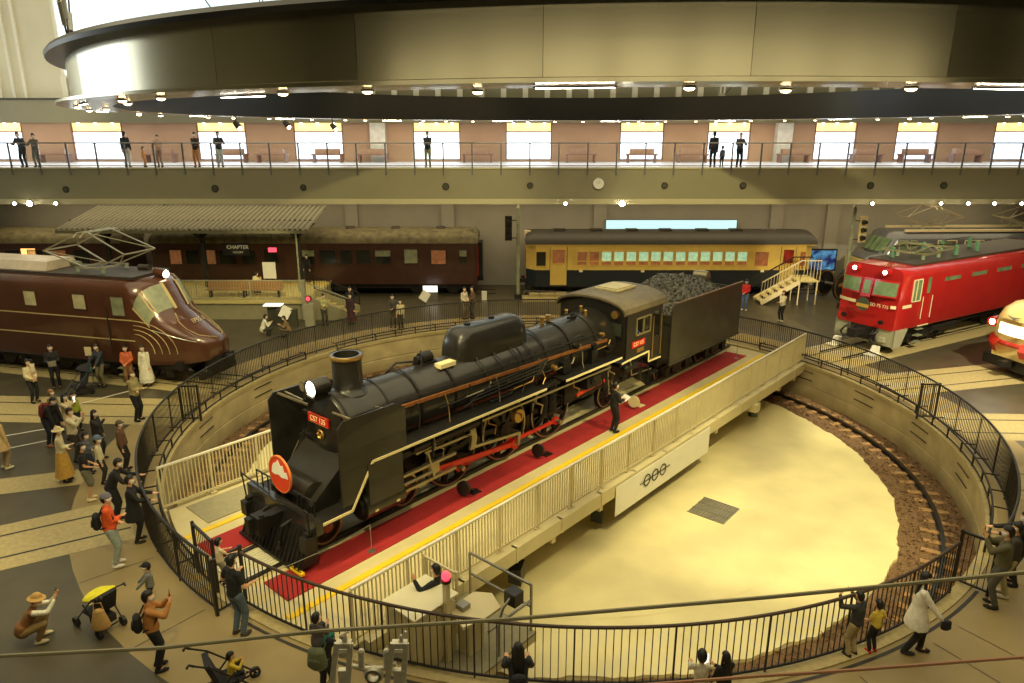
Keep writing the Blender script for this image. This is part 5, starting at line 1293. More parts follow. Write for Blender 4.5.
        capsule(b, Sc(hd[sd]+d*.015), Sc(palm), (.03*k,.016*k), (.04*k,.016*k), tuple(s0), n=n)
        curl = -.55 if pose in ('rail','push','phone') else -.25 if pose != 'wave' else -.03
        for i, (o_, ln) in enumerate(((-.03,.068),(-.01,.08),(.01,.076),(.03,.06))):
            p0 = palm+s0*o_; p1 = p0+d*ln*.55+s0*o_*.15; p2 = p1+(d+pn*-curl*-1.2).normalized()*ln*.5
            capsule(b, Sc(p0), Sc(p1), .0105*k, .0098*k, n=6); capsule(b, Sc(p1), Sc(p2), .0098*k, .0088*k, n=6)
        inner = -1 if (s0.x*sd) > 0 else 1
        p0 = hd[sd]+d*.03+s0*inner*.022; p1 = p0+(d*.6+s0*inner*.8).normalized()*.045; p2 = p1+(d*.95+s0*inner*.3).normalized()*.032
        capsule(b, Sc(p0), Sc(p1), .013*k, .011*k, n=6); capsule(b, Sc(p1), Sc(p2), .011*k, .0095*k, n=6)
    finish(b, 'body', SKIN, t, (.0115 if near else .014)*max(.7,k), 3)
    for sd in (-1,1):
        MB().ell(fc(sd*.03,.088,.012), (.012*k*hs,.006*k*hs,.008*k*hs), 8, 6).build('eye', EYE, t)
    if mask:
        def mf(d): return 1.08 if (d.y > .25 and -.85 < d.z < .02) else .9
        MB().ell(Sc(head), tuple(hr*k), 20, 14, rot=hrot, fn=mf).build('mask', MASKM, t)
    else: MB().ell(fc(0,.094,-.052), (.02*k*hs,.006*k*hs,.006*k*hs), 8, 6).build('mouth', LIP, t)
    # hair
    hm_ = fab(haircol) if haircol else HAIR
    if hair != 'none':
        def hf(d): return .86 if (d.y > .3 and d.z < .42) or (d.z < -.45 and d.y > -.3) or (d.y > -.05 and d.z < -.05 and abs(d.x) > .6 and hair == 'short') else (1.15 if not hat else (1.1 if d.z < .1 else .95))
        m2 = MB(); m2.ell(Sc(head+hrot@V((0,-.006,.006))), tuple(hr*k), 20, 14, rot=hrot, fn=hf)
        if hair == 'long':
            capsule(m2, fc(0,-.06,.0), Sc(up(0,-.1,1.28)), (.085*k,.045*k), (.075*k,.03*k), side, n=12)
            for sd in (-1,1): capsule(m2, fc(sd*.075,-.01,.02), Sc(up(sd*.09,.03,1.32)), .03*k, .025*k, n=8)
        if hair == 'bun': m2.ell(fc(0,-.12,.05), (.045*k,)*3, 10, 8)
        m2.build('hair', hm_, t)
    if hat:
        kind, hc = hat; m2 = MB()
        def cf(d): return 1.2 if d.z > .12 else .9
        m2.ell(Sc(head), tuple(hr*k), 20, 14, rot=hrot, fn=cf)
        if kind == 'brim': 
            m2.loft([[fc(math.cos(2*PI*i/20)*r_, math.sin(2*PI*i/20)*r_*1.1, z_) for i in range(20)] for r_, z_ in ((.085,.05),(.15,.02),(.152,.01),(.085,.035))], cap=False)
        if kind == 'cap': capsule(m2, fc(0,.09,.045), fc(0,.15,.035), (.06*k,.01*k), (.05*k,.008*k), side, n=10)
        if kind == 'hood': capsule(m2, fc(0,-.03,.02), fc(0,-.05,-.1), (.1*k,.1*k), (.1*k,.07*k), side, n=12)
        m2.build({'brim':'hat','cap':'cap','beanie':'beanie','hood':'hood'}[kind], fab(hc), t)
    # top garment
    g = MB(); hem = {'jacket':.86,'shirt':.9,'coat':.62,'dress':.35,'kimono':.3,'vest':.86}[style]
    gw = 1.0 if style in ('shirt','vest') else 1.1
    capsule(g, Sc(up(0,0,1.27)), Sc(pelv+V((0,0,.03))), (.158*k*gw,.115*k*gw), (.146*k*gw,.118*k*gw), side, n=14)
    capsule(g, Sc(up(0,0,1.34)), Sc(up(0,0,1.385)), (.135*k,.085*k), (.09*k,.068*k), side, n=12)
    capsule(g, Sc(up(0,-.01,1.38)), Sc(up(0,.0,1.44)), .068*k, .062*k, n=12)
    bx = .152
    if not pel and hem < .8:
        rr = [[Sc((pelv.x+math.cos(2*PI*i/18)*rx, pelv.y+math.sin(2*PI*i/18)*(rx-.045), z)) for i in range(18)] for rx, z in ((.155,1.12),(.185,.98),(.222,.85),(.235+(.85-hem)*.14,hem))]
        g.loft(rr)
    elif not pel: capsule(g, Sc(pelv), Sc(V((pelv.x,pelv.y,hem+.08))), (bx*k*gw,(bx-.028)*k*gw), ((bx+(.9-hem)*.12)*k*gw,(bx-.02+(.9-hem)*.12)*k*gw), side, n=14)
    else: capsule(g, Sc(pelv+V((0,0,.05))), Sc(pelv+V((0,-.02,-.04))), (.18*k,.15*k), (.17*k,.16*k), side, n=14)
    for sd in (-1,1):
        capsule(g, Sc(up(sd*.1,0,1.35)), Sc(sh[sd]), .068*k, .066*k*gw, n=10)
        if style != 'vest' or True:
            if style == 'vest' or (sleeve and style != 'jacket'): pass
            if sleeve != 'short':
                if style != 'vest': capsule(g, Sc(sh[sd]), Sc(el[sd]), .066*k*gw, .054*k*gw, n=10); capsule(g, Sc(el[sd]), Sc(hd[sd]-(hd[sd]-el[sd])*.08), .054*k*gw, .042*k*gw, n=10)
            else: capsule(g, Sc(sh[sd]), Sc(sh[sd]+(el[sd]-sh[sd])*.6), .066*k, .062*k, n=10)
    finish(g, {'jacket':'jacket','shirt':'shirt','coat':'coat','dress':'dress','kimono':'kimono','vest':'vest'}[style], fab(top), t, .02*max(.7,k), 4)
    if style == 'vest':
        g = MB()
        for sd in (-1,1): capsule(g, Sc(sh[sd]), Sc(el[sd]), .062*k, .052*k, n=10); capsule(g, Sc(el[sd]), Sc(hd[sd]-(hd[sd]-el[sd])*.08), .052*k, .04*k, n=10)
        finish(g, 'sleeves', fab(sleeve or (230,222,196)), t, .02*k, 4)
    g = MB()
    if bottom == 'skirt':
        rr = [[Sc((pelv.x+math.cos(2*PI*i/24)*rx*(1+.04*math.sin(i*PI/2*3)), pelv.y+math.sin(2*PI*i/24)*rx*.85*(1+.04*math.sin(i*PI/2*3)), z)) for i in range(24)] for rx, z in ((.14,1.0),(.18,.85),(.24,.5),(.29,.2))]
        g.loft(rr); g.build('skirt', fab(low), t)
    else:
        capsule(g, Sc(pelv+V((0,0,.03))), Sc(pelv+V((0,0,-.05))), (.142*k,.108*k), (.146*k,.112*k), side, n=14)
        end = .93 if bottom == 'pants' else .0
        for sd in (-1,1):
            if bottom == 'shorts': capsule(g, Sc(hip[sd]), Sc(hip[sd]+(kn[sd]-hip[sd])*.92), .1*k, .09*k, n=12)
            else: capsule(g, Sc(hip[sd]), Sc(kn[sd]), .098*k, .072*k, n=12); capsule(g, Sc(kn[sd]), Sc(kn[sd]+(an[sd]-kn[sd])*.94), .07*k, .056*k, n=12)
        finish(g, 'trousers' if bottom == 'pants' else 'shorts', fab(low), t, .02*max(.7,k), 4)
    for sd in (-1,1):
        m2 = MB(); a = an[sd]; z0 = F[sd][2]-.08
        def sf(d): return 1 if d.z > -.5 else .9
        m2.ell(Sc((a.x+sd*.008, a.y+.055, max(.038, a.z-.042))), (.05*k,.135*k,.045*k), 14, 8, fn=sf); m2.ell(Sc((a.x, a.y-.01, max(.05,a.z-.01))), (.045*k,.055*k,.055*k), 12, 8)
        so = m2.build('shoe', fab(shoe), t)
    return t, dict(head=Sc(head), hd={q: Sc(hd[q]) for q in hd}, back=Sc(up(0,-.155,1.2)), sh=sh, k=k)
def world(t, p): 
    r = t.rotation_euler.z; return (t.location.x+p[0]*math.cos(r)-p[1]*math.sin(r), t.location.y+p[0]*math.sin(r)+p[1]*math.cos(r), t.location.z+p[2])
def held(t, name, label, cat, p, w, hh, d, m, rx=0, extra=None):
    o = MB().box(-w/2,w/2,-d/2,d/2,-hh/2,hh/2)
    o = o.build(name, m, None); o.location = world(t, p); o.rotation_euler = (rx,0,t.rotation_euler.z)
    mod = o.modifiers.new('bevel','BEVEL'); mod.width = min(w,hh,d)*.25; mod.segments = 2
    return tag(o, label, cat)
def phone(t, j, label, side=None):
    a, b = j['hd'][-1], j['hd'][1]; p = (a+b)/2 if side is None else j['hd'][side]
    p = p+V((0,.03,.11))*j['k']
    return held(t, 'phone', label, 'phone', p, .075*1.3, .15*1.2, .012, m_blk)
def backpack(t, j, label, col, w=.3, h=.42, d=.17, dy=0):
    o = thing('backpack', label, 'backpack', world(t, j['back']+V((0,-.06+dy,-.06))*j['k']), t.rotation_euler.z)
    kk = j['k']; g = MB(); capsule(g, (0,0,-h*.28*kk), (0,.0,h*.25*kk), (w*.5*kk,d*.5*kk), (w*.42*kk,d*.42*kk), (1,0,0), n=14); g.build('body', fab(col), o)
    g = MB(); capsule(g, (0,-d*.45*kk,-h*.2*kk), (0,-d*.42*kk,0), (w*.34*kk,d*.22*kk), (w*.3*kk,d*.2*kk), (1,0,0), n=12); g.build('pocket', fab(tuple(c*.8 for c in col)), o)
    for sd in (-1,1): MB().tube([(sd*.09*kk,.06*kk,.1*kk),(sd*.12*kk,.14*kk,.24*kk),(sd*.125*kk,.27*kk,.22*kk),(sd*.13*kk,.33*kk,.05*kk),(sd*.14*kk,.22*kk,-.12*kk),(sd*.12*kk,.06*kk,-.16*kk)], .018*kk, 6).build('strap', fab(col), o)
    return o
def stroller(label, X, Y, face, frame=(40,38,36), seat=(36,36,40), hood=None):
    t = thing('stroller', label, 'stroller', (X,Y,0), rad(face)-PI/2); fm = mat('stroller_metal', s(60,58,56), .4, metal=.5)
    for x in (-.24,.24):
        MB().tube([(x,-.55,1.0),(x,-.3,.85),(x,.15,.4),(x,.42,.12)],.016,6).tube([(x,-.35,.14),(x,-.1,.45),(x,.05,.62)],.016,6).tube([(x,-.55,1.0),(x,-.62,1.05),(x,-.66,1.0)],.022,6).build('side_frame', fm, t)
        for y in (.42,-.35):
            MB().lathe([(.06,-.03),(.1,-.03),(.1,.03),(.06,.03),(.06,-.03)],(x,y,.1),'x',16).cyl((x-.035,y,.1),(x+.035,y,.1),.03,n=8).build('wheel', m_blk, t)
    MB().bar((-.24,.15,.4),(.24,.15,.4),.02).bar((-.24,-.3,.82),(.24,-.3,.82),.02).bar((-.24,-.35,.14),(.24,-.35,.14),.02).build('cross_bar', fm, t)
    g = MB(); g.loft([[(x,y,z) for x, (y, z) in ((-.2,(ya,za)),(.2,(ya,za)),(.2,(yb,zb)),(-.2,(yb,zb)))] for ya, za, yb, zb in ((.2,.42,.18,.36),(-.1,.4,-.1,.33),(-.2,.5,-.27,.45),(-.32,.88,-.4,.86))], smooth=True); g.build('seat', fab(seat), t)
    MB().box(-.17,.17,-.28,.05,.16,.3).build('basket', fab((44,42,40)), t)
    if hood:
        MB().loft([[(.24*math.cos(PI*i/10), -.35+.36*math.sin(a_)*math.sin(PI*i/10)*1.0, .85+.3*math.cos(a_)*math.sin(PI*i/10)) for i in range(11)] for a_ in (-.6,-.2,.2,.6,1.0)], cap=False, closed=False).build('canopy', fab(hood), t)
    return t
# --- foreground left
t, j = person('person in an ochre jacket and black trousers photographing with a phone at lower left', -6.45, 10.8, 30, 1.62, 'phone', (176,118,58), (28,26,26)); phone(t, j, 'phone raised by the person in the ochre jacket'); backpack(t, j, 'black backpack on the person in the ochre jacket', (30,28,28))
t, j = person('person crouching in a brown vest, cream sleeves and tan sun hat at lower left', -9.2, 11.55, 25, 1.62, 'phone', (140,96,50), (150,122,74), 'vest', hat=('brim',(190,150,84)), sleeve=(232,226,200), pel=(0,-.12,.34), feet=((-.13,.14,.08),(.13,.1,.08)), lean=28, hands=((-.1,.5,.86),(.1,.5,.9)), shoe=(220,206,160), mask=False); phone(t, j, 'camera held by the crouching person in the sun hat')
t, j = person('small child with a dark cap and grey top standing by the loaded stroller', -7.35, 12.5, 200, 1.05, 'push', (120,118,110), (30,30,34), child=True, hat=('cap',(30,30,32)))
st_ = stroller('stroller draped with a yellow cloth and a tan bag at lower left', -8.15, 12.0, 150, seat=(34,34,36))
g = MB(); capsule(g, (0,.05,.72), (0,-.25,.8), (.25,.08), (.26,.09), (1,0,0), n=14); o = tag(g.build('cloth', fab((226,214,30)), None), 'bright yellow cloth lying over the stroller seat', 'cloth'); o.location = (-8.15,12.0,.0); o.rotation_euler.z = rad(70)
g = MB(); capsule(g, (0,0,.3), (0,0,.62), (.18,.1), (.1,.06), (1,0,0), n=14); g.tube([(-.08,0,.66),(-.06,0,.8),(.06,0,.8),(.08,0,.66)],.012,6); o = tag(g.build('bag', fab((196,156,92)), None), 'tan canvas bag hanging from the yellow draped stroller', 'bag'); o.location = (-7.9,11.62,.0); o.rotation_euler.z = .3
t, j = person('person in an orange hooded top, grey beanie and pale jeans with a black backpack', -8.95, 14.05, 25, 1.78, 'folded', (232,92,38), (150,160,150), hat=('beanie',(112,110,120)), shoe=(220,214,200)); backpack(t, j, 'black backpack on the person in the orange top', (28,26,28))
t, j = person('tall person in a long black coat standing at the left fence beside the orange top', -8.95, 15.05, 20, 1.7, 'rail', (26,25,26), (24,24,26), 'coat')
t, j = person('person in a black jacket with white collar leaning on the left fence', -9.95, 15.95, 15, 1.72, 'rail', (28,27,30), (26,26,28), lean=22, hands=((-.2,.62,1.12),(.2,.6,1.1)))
t, j = person('adult in black short sleeved top and blue jeans seen from behind at the fence', -5.3, 11.72, 62, 1.75, 'carry', (24,24,26), (78,92,104), 'shirt', sleeve='short', shoe=(60,52,44), hands=((-.22,.24,1.18),(.18,.26,1.05)))
person('small dark haired child in a pale top held up against the adult in jeans', -5.62, 11.98, 50, .95, 'rail', (214,196,160), (150,140,110), 'shirt', child=True, mask=False, Z=.98, sleeve='short')
t, j = person('toddler in a yellow and grey top sitting in the stroller at the bottom edge', -4.83, 10.25, 30, .9, 'rail', (206,178,50), (50,50,56), child=True, mask=False, Z=.22, pel=(0,-.05,.32), feet=((-.1,.3,.15),(.1,.3,.15)), hands=((-.1,.3,.75),(.12,.3,.8)))
stroller('light black stroller with a toddler in yellow at the bottom edge', -4.86, 10.2, 30)
t, j = person('child in a dark grey top riding on shoulders at the near fence', -3.25, 10.02, 70, 1.05, 'rail', (84,76,78), (30,110,92), 'shirt', child=True, mask=False, Z=.95, pel=(0,0,.5), feet=((-.14,.2,.1),(.14,.2,.1)), hands=((-.16,.3,.85),(.16,.3,.85)))
t, j = person('person in dark clothes carrying a child on the shoulders at the near fence', -3.2, 10.1, 75, 1.5, 'rail', (34,34,40), (32,34,40)); backpack(t, j, 'olive green backpack on the person carrying a child', (106,112,78), w=.42, h=.5, d=.26)
t, j = person('black haired person in a black jacket at the bottom edge below the pit fence', .1, 9.45, 92, 1.62, 'rail', (28,28,30), (30,30,32), hair='long', mask=False); backpack(t, j, 'dark rucksack on the person at the bottom centre', (34,34,38))
t, j = person('seated child with white and black braces beside a phone screen at the bottom edge', 3.1, 9.7, 80, 1.25, 'rail', (206,196,170), (40,40,42), 'shirt', child=True, mask=False)
t, j = person('long haired person in black holding a lit phone at the bottom edge', 3.48, 9.65, 110, 1.3, 'onephone', (28,28,30), (28,28,30), hair='long', mask=False, hands=((-.2,.2,.9),(-.05,.3,1.2)))
held(t, 'phone', 'phone with a glowing white screen at the bottom edge', 'phone', V((-.16,.3,1.02)), .09, .17, .014, MATS['panel_lit'])
t, j = person('boy in a dark top and beige trousers gripping the near fence', 6.35, 11.15, 118, 1.36, 'rail', (52,52,50), (168,148,104), child=False, mask=False, hands=((-.2,.36,1.5),(.2,.36,1.45)), shoe=(34,32,32))
person('small child in a yellow printed shirt and red shoes beside the boy in beige trousers', 6.78, 11.25, 110, 1.08, 'rail', (214,186,70), (30,28,30), 'shirt', child=True, mask=False, shoe=(190,40,34), sleeve='short', hands=((-.2,.3,1.0),(.3,.2,1.15)))
t, j = person('person in a white long coat with long dark hair walking by the near fence', 7.52, 11.25, -20, 1.7, 'walk', (230,222,204), (32,30,32), 'coat', hair='long', shoe=(44,40,42), hands=((-.2,.2,.98),(.2,.34,.95)))
o = MB(); capsule(o, (0,0,0), (0,0,-.12), (.09,.04), (.1,.05), (1,0,0), n=12); o = tag(o.build('handbag', fab((34,32,34)), None), 'small dark handbag carried by the person in the white coat', 'bag'); o.location = world(t, V((.2,.42,.92)))
t, j = person('person in an olive hooded jacket taking a photo at the right fence', 9.95, 12.6, 150, 1.82, 'phone', (92,86,58), (84,82,72), hair='short', shoe=(40,36,34)); phone(t, j, 'phone raised by the person in the olive hooded jacket')
t, j = person('person in black reaching a hand out at the right edge of the view', 10.85, 13.35, 160, 1.72, 'rail', (36,34,36), (40,40,42), hands=((-.2,.5,1.25),(.2,.5,1.2)))
t, j = person('person in pale beige trousers partly hidden behind the olive hooded jacket', 10.4, 12.95, 150, 1.7, 'stand', (60,56,44), (176,160,112), shoe=(200,190,170))
t, j = person('person whose dark hair only shows at the bottom edge right of centre', 5.25, 8.5, 90, 1.6, 'stand', (30,30,34), (30,30,34), mask=False)
# --- operator, driver, cab crew
OZ = -.22; ob = bw(-10.1,4.75,OZ)
t, j = person('turntable operator in black uniform waving one raised hand by the red lamp', ob.x, ob.y, 150, 1.62, 'wave', (26,26,30), (26,26,30), Z=OZ)
db = bw(.28,1.98,.0)
t, j = person('driver in a black uniform holding a white sheet on the bridge walkway', db.x, db.y, 25, 1.68, 'read', (28,26,26), (28,26,26), Z=.0)
held(t, 'paper_sheet', 'white paper sheet held by the driver on the bridge', 'paper', V((0,.42,1.12)), .34, .24, .006, MASKM, rx=-1.0)
cbp = bw(2.9,.85,1.76); t, j = person('crew member in blue leaning at the locomotive cab window', cbp.x, cbp.y, -42, 1.45, 'folded', (60,90,170), (30,30,40), Z=1.76, hands=((-.2,.3,1.0),(.2,.3,1.0)))
# --- group at the left
L_ = [
 ('person in a black suit reading a white sheet beside the brown locomotive', -17.4, 25.7, -60, 1.72, 'read', (30,28,30), (30,28,30), 'jacket', {}),
 ('person in a cream top carrying a small child near the brown locomotive', -17.3, 24.2, -20, 1.62, 'carry', (222,206,164), (34,34,38), 'jacket', {}),
 ('person in dark blue pushing a stroller with a turquoise bag', -15.75, 25.9, -110, 1.68, 'push', (46,52,60), (120,110,80), 'jacket', {}),
 ('person in an orange kimono with dark obi in front of the brown locomotive', -14.75, 26.0, -70, 1.6, 'carry', (206,104,62), (150,110,70), 'jacket', {}),
 ('person in a white and green kimono in front of the brown locomotive', -14.05, 25.95, -100, 1.62, 'stand', (220,214,190), (226,220,200), 'kimono', dict(bottom='skirt')),
 ('person in a khaki jacket and black trousers standing alone left of the pit', -12.7, 22.5, -10, 1.76, 'folded', (164,150,100), (28,26,28), 'jacket', dict(haircol=(110,70,36))),
 ('child in a plaid jacket and flat cap at the left fence', -11.2, 18.8, 10, 1.52, 'stand', (104,72,48), (36,34,34), 'jacket', dict(hat=('cap',(92,78,56)))),
 ('person in black bending forward with a red and black backpack', -14.4, 20.5, -15, 1.72, 'stand', (34,32,34), (40,44,56), 'jacket', dict(lean=35, shoe=(170,110,70), hands=((-.15,.45,.7),(.15,.45,.7)))),
 ('person in a cream sweater, mustard skirt and pale hat in the crowd', -12.5, 18.1, 20, 1.62, 'folded', (222,208,164), (206,160,70), 'shirt', dict(bottom='skirt', hat=('brim',(226,206,150)))),
 ('dark haired person in a cream jacket in the middle of the left crowd', -12.95, 19.4, 10, 1.66, 'phone', (224,210,170), (60,54,44), 'jacket', {}),
 ('person in a black shirt and grey shorts at the front of the crowd', -11.25, 17.05, 25, 1.62, 'carry', (32,30,32), (112,108,88), 'shirt', dict(bottom='shorts', shoe=(222,206,160), sleeve='short')),
 ('child in a cream shirt and blue cap near the fence', -11.4, 18.0, 20, 1.36, 'stand', (220,206,164), (44,44,42), 'shirt', dict(hat=('cap',(96,110,130)), child=True)),
 ('long haired person in black behind the child in the blue cap', -12.3, 19.5, 0, 1.56, 'onephone', (44,40,40), (40,40,40), 'jacket', dict(hair='long')),
 ('person in a cream coat holding up a glowing phone in the left crowd', -14.1, 21.0, 0, 1.5, 'phone', (220,200,150), (120,100,70), 'coat', dict(hair='long')),
 ('child with light brown hair and olive jacket in the left crowd', -14.75, 21.4, 0, 1.5, 'carry', (124,118,86), (50,48,46), 'jacket', dict(haircol=(150,110,60))),
 ('child in a yellow green top at the back of the left crowd', -14.2, 21.6, -20, 1.3, 'stand', (170,180,50), (50,50,50), 'shirt', dict(child=True)),
 ('person in beige with an orange bag cut by the left edge', -14.75, 18.9, 60, 1.68, 'stand', (206,176,120), (160,140,100), 'coat', dict(shoe=(220,206,170))),
 ('child in grey held in front of the cream jacket', -12.1, 18.6, 15, 1.2, 'folded', (90,96,110), (40,44,60), 'jacket', dict(child=True)),
]
for lb, x, y, f, h, p, tp, lo_, sty, kw in L_:
    t, j = person(lb, x, y, f, h, p, tp, lo_, sty, near=False, **kw)
    if 'glowing phone' in lb: phone(t, j, 'glowing phone held up in the left crowd').data.materials[0] = MATS['panel_lit']
    if 'reading a white' in lb: held(t, 'paper_sheet', 'white sheet read by the person in the black suit', 'paper', V((0,.42,1.1)), .26, .34, .006, MASKM, rx=-.7)
    if 'red and black backpack' in lb: backpack(t, j, 'red and black backpack on the bending person', (120,44,38), w=.4, h=.5, d=.24, dy=.02)
    if 'turquoise' in lb: o = MB(); capsule(o, (0,0,0), (0,0,-.2), (.12,.08), (.15,.1), (1,0,0)); o = tag(o.build('bag', fab((60,160,150)), None), 'turquoise bag held by the person with the stroller', 'bag'); o.location = world(t, V((.2,.36,.95)))
person('small child in a white dress carried by the person in the cream top', -17.15, 24.2, 160, .85, 'folded', (226,212,180), (220,200,170), 'shirt', child=True, near=False, Z=.75, mask=False)
stroller('dark stroller full of bags in the left background', -16.1, 24.9, -120, hood=(36,34,40))
sgn = thing('sign_post', 'small pale sign on a post beside the stroller and brown locomotive', 'sign', (-16.3,26.2,0)); MB().cyl((0,0,0),(0,0,1.2),.02,n=8).cyl((0,0,0),(0,0,.03),.15,n=16).build('post', m_steel, sgn); MB().box(-.13,.13,-.01,.01,1.15,1.5).build('board', m_crm, sgn)
# --- far side
for lb, x, y, f, h, p, tp, lo_, sty, kw in [
 ('person crouching in a white jacket by the low information panel', -11.85, 33.0, 30, 1.55, 'folded', (226,220,196), (60,56,50), 'jacket', dict(pel=(0,-.1,.4), feet=((-.12,.12,.08),(.12,.1,.08)), lean=15, hands=((-.1,.3,.7),(.1,.3,.7)))),
 ('person crouching in brown clothes behind the rear fence near the panel', -10.8, 32.9, 200, 1.5, 'folded', (130,104,70), (90,80,60), 'jacket', dict(pel=(0,-.1,.4), feet=((-.12,.12,.08),(.12,.1,.08)), lean=15, hands=((-.1,.3,.7),(.1,.3,.7)))),
 ('person in a pale green jacket beside the crossing light', -9.5, 35.0, -60, 1.6, 'folded', (170,166,110), (60,56,50), 'jacket', {}),
 ('person in a black coat coming down the platform stairs', -8.45, 36.3, -60, 1.7, 'stand', (34,30,32), (40,34,36), 'coat', {}),
 ('person in a dark red skirt at the foot of the platform stairs', -8.2, 35.3, -100, 1.55, 'stand', (60,36,36), (80,34,36), 'coat', dict(bottom='skirt')),
 ('person in a black and white top standing behind the rear fence', -5.95, 34.6, -90, 1.66, 'carry', (70,66,58), (90,80,60), 'jacket', {}),
 ('person in a cream jacket beside the black and white top at the rear fence', -5.5, 34.2, -100, 1.5, 'stand', (200,184,140), (70,62,50), 'jacket', {}),
 ('person in a white top standing with another at the back of the pit', -2.5, 36.3, -40, 1.68, 'carry', (214,200,170), (120,104,80), 'jacket', {}),
 ('person in brown facing the one in white at the back of the pit', -2.05, 36.4, 200, 1.7, 'carry', (110,84,60), (70,60,50), 'jacket', {}),
 ('person in a red and blue top and jeans behind the tender', 12.8, 38.2, -120, 1.7, 'carry', (196,40,40), (90,110,150), 'shirt', dict(hat=('cap',(40,40,80)), shoe=(220,214,200))),
 ('person in a white padded jacket and black trousers near the access stairs', 13.95, 35.8, -150, 1.6, 'folded', (232,220,184), (30,28,28), 'jacket', dict(hair='bun', haircol=(120,80,44), shoe=(210,200,170)))]:
    person(lb, x, y, f, h, p, tp, lo_, sty, near=False, **kw)
person('person in cream kneeling on the station platform', -13.95, 38.0, 60, 1.6, 'folded', (214,200,150), (190,176,130), 'jacket', near=False, Z=1.0, pel=(0,-.1,.5), feet=((-.12,.1,.08),(.12,.1,.08)), lean=25, hands=((-.1,.35,.8),(.1,.35,.8)))
person('person in dark clothes inside the coach doorway on the platform', -11.9, 41.0, 250, 1.6, 'stand', (40,38,44), (36,36,40), near=False, Z=1.0)
# --- gallery visitors
for lb, px_, f, h, p, tp, lo_, kw in [
 ('person in dark blue leaning on the gallery railing at far left', 24, -90, 1.72, 'rail', (60,70,86), (44,48,60), dict(lean=18)),
 ('person in grey standing close to the leaning one at far left of the gallery', 37, -90, 1.62, 'rail', (112,110,104), (150,144,130), {}),
 ('person in black and white trousers on the gallery near the second window', 127, 90, 1.72, 'stand', (36,40,48), (210,206,200), {}),
 ('small child in orange on the gallery', 144, 0, .95, 'stand', (214,140,70), (200,140,80), dict(child=True)),
 ('person in pink resting on the gallery rail', 160, -90, 1.55, 'rail', (200,160,140), (180,140,120), {}),
 ('person in a dark jacket and orange trousers on the gallery', 197, -90, 1.68, 'folded', (56,44,40), (196,130,70), {}),
 ('person in black jacket and pale trousers by the gallery window frame', 220, -60, 1.72, 'rail', (44,48,58), (196,196,190), {}),
 ('lone person in a grey jacket and khaki trousers at the middle of the gallery', 428, -90, 1.72, 'folded', (62,66,72), (176,166,130), {}),
 ('person in a black jacket on the right part of the gallery', 713, 90, 1.72, 'stand', (48,44,48), (50,50,58), {}),
 ('small child on the right part of the gallery', 722, 90, 1.0, 'stand', (120,110,120), (60,60,70), dict(child=True)),
 ('person in dark trousers leaning beside the child on the right gallery', 739, -90, 1.65, 'rail', (70,70,84), (34,34,40), {})]:
    X = (px_-512)/713*36.4
    person(lb, X, 37.55, f, h, p, tp, lo_, near=False, Z=HG, **kw)

# remesh every pending garment and body into one smooth surface, in one pass
for o, vox, sm in PENDING:
    m = o.modifiers.new('r','REMESH'); m.mode = 'VOXEL'; m.voxel_size = vox; m.use_smooth_shade = True
    m = o.modifiers.new('s','SMOOTH'); m.factor = .5; m.iterations = sm
bpy.context.view_layer.update()
dg = bpy.context.evaluated_depsgraph_get()
for o, vox, sm in PENDING:
    me = bpy.data.meshes.new_from_object(o.evaluated_get(dg)); mt_ = o.data.materials[0]
    o.modifiers.clear(); old = o.data; o.data = me; me.materials.clear(); me.materials.append(mt_); bpy.data.meshes.remove(old)

# lettering becomes plain mesh
for o in [q for q in bpy.data.objects if q.type == 'FONT']:
    me = bpy.data.meshes.new_from_object(o.evaluated_get(dg)); n = MB().build(o.name, o.data.materials[0]); old = n.data; n.data = me; bpy.data.meshes.remove(old)
    if not me.materials: me.materials.append(o.data.materials[0])
    n.parent = o.parent; n.location = o.location; n.rotation_euler = o.rotation_euler; n.scale = o.scale
    nm = o.name; bpy.data.objects.remove(o); n.name = nm
# ---------------------------------------------------------------- suspended ring
RX, RY, RR, RZ = 2.75, 22.5, 13.75, 9.95
m_ring = mat('ring_metal', s(196,188,160), .2, metal=1.0, var=.06, scale=.4)
m_ringd = mat('ring_dark', s(44,42,40), .3, metal=.5, var=.05)
rg = thing('ceiling_ring', 'huge brushed metal lighting ring hanging over the turntable', 'ring', (RX,RY,RZ))
def ring(prof, name, m, n=144): return MB().lathe(prof, n=n).build(name, m, rg, fixn=False)
for i in range(36): MB().lathe([(RR,.08),(RR,.86)], n=6, a0=rad(10*i+.012), a1=rad(10*i+9.988)).build('skin_panel', m_ring, rg, fixn=False)
ring([(RR-.02,.07),(RR-.02,.87)], 'backing', m_ringd)
ring([(RR+.0,.86),(RR+.34,.88),(RR+.36,.95),(RR+.3,1.02),(RR-.2,1.02)], 'top_lip', m_ringd)
ring([(RR-.75,1.02),(RR-.75,.0)], 'inner_skin', m_ringd)
ring([(RR,.08),(RR+.3,.05),(RR+.3,0),(RR-.02,-.01)], 'bottom_lip', m_ring)
ring([(RR-.02,-.01),(RR-.75,.0)], 'soffit', mat('ring_soffit', s(196,188,170), .25, metal=.7, var=.05))
ring([(RR-.3,1.02),(RR-.75,1.02)], 'top_plate', m_ringd)
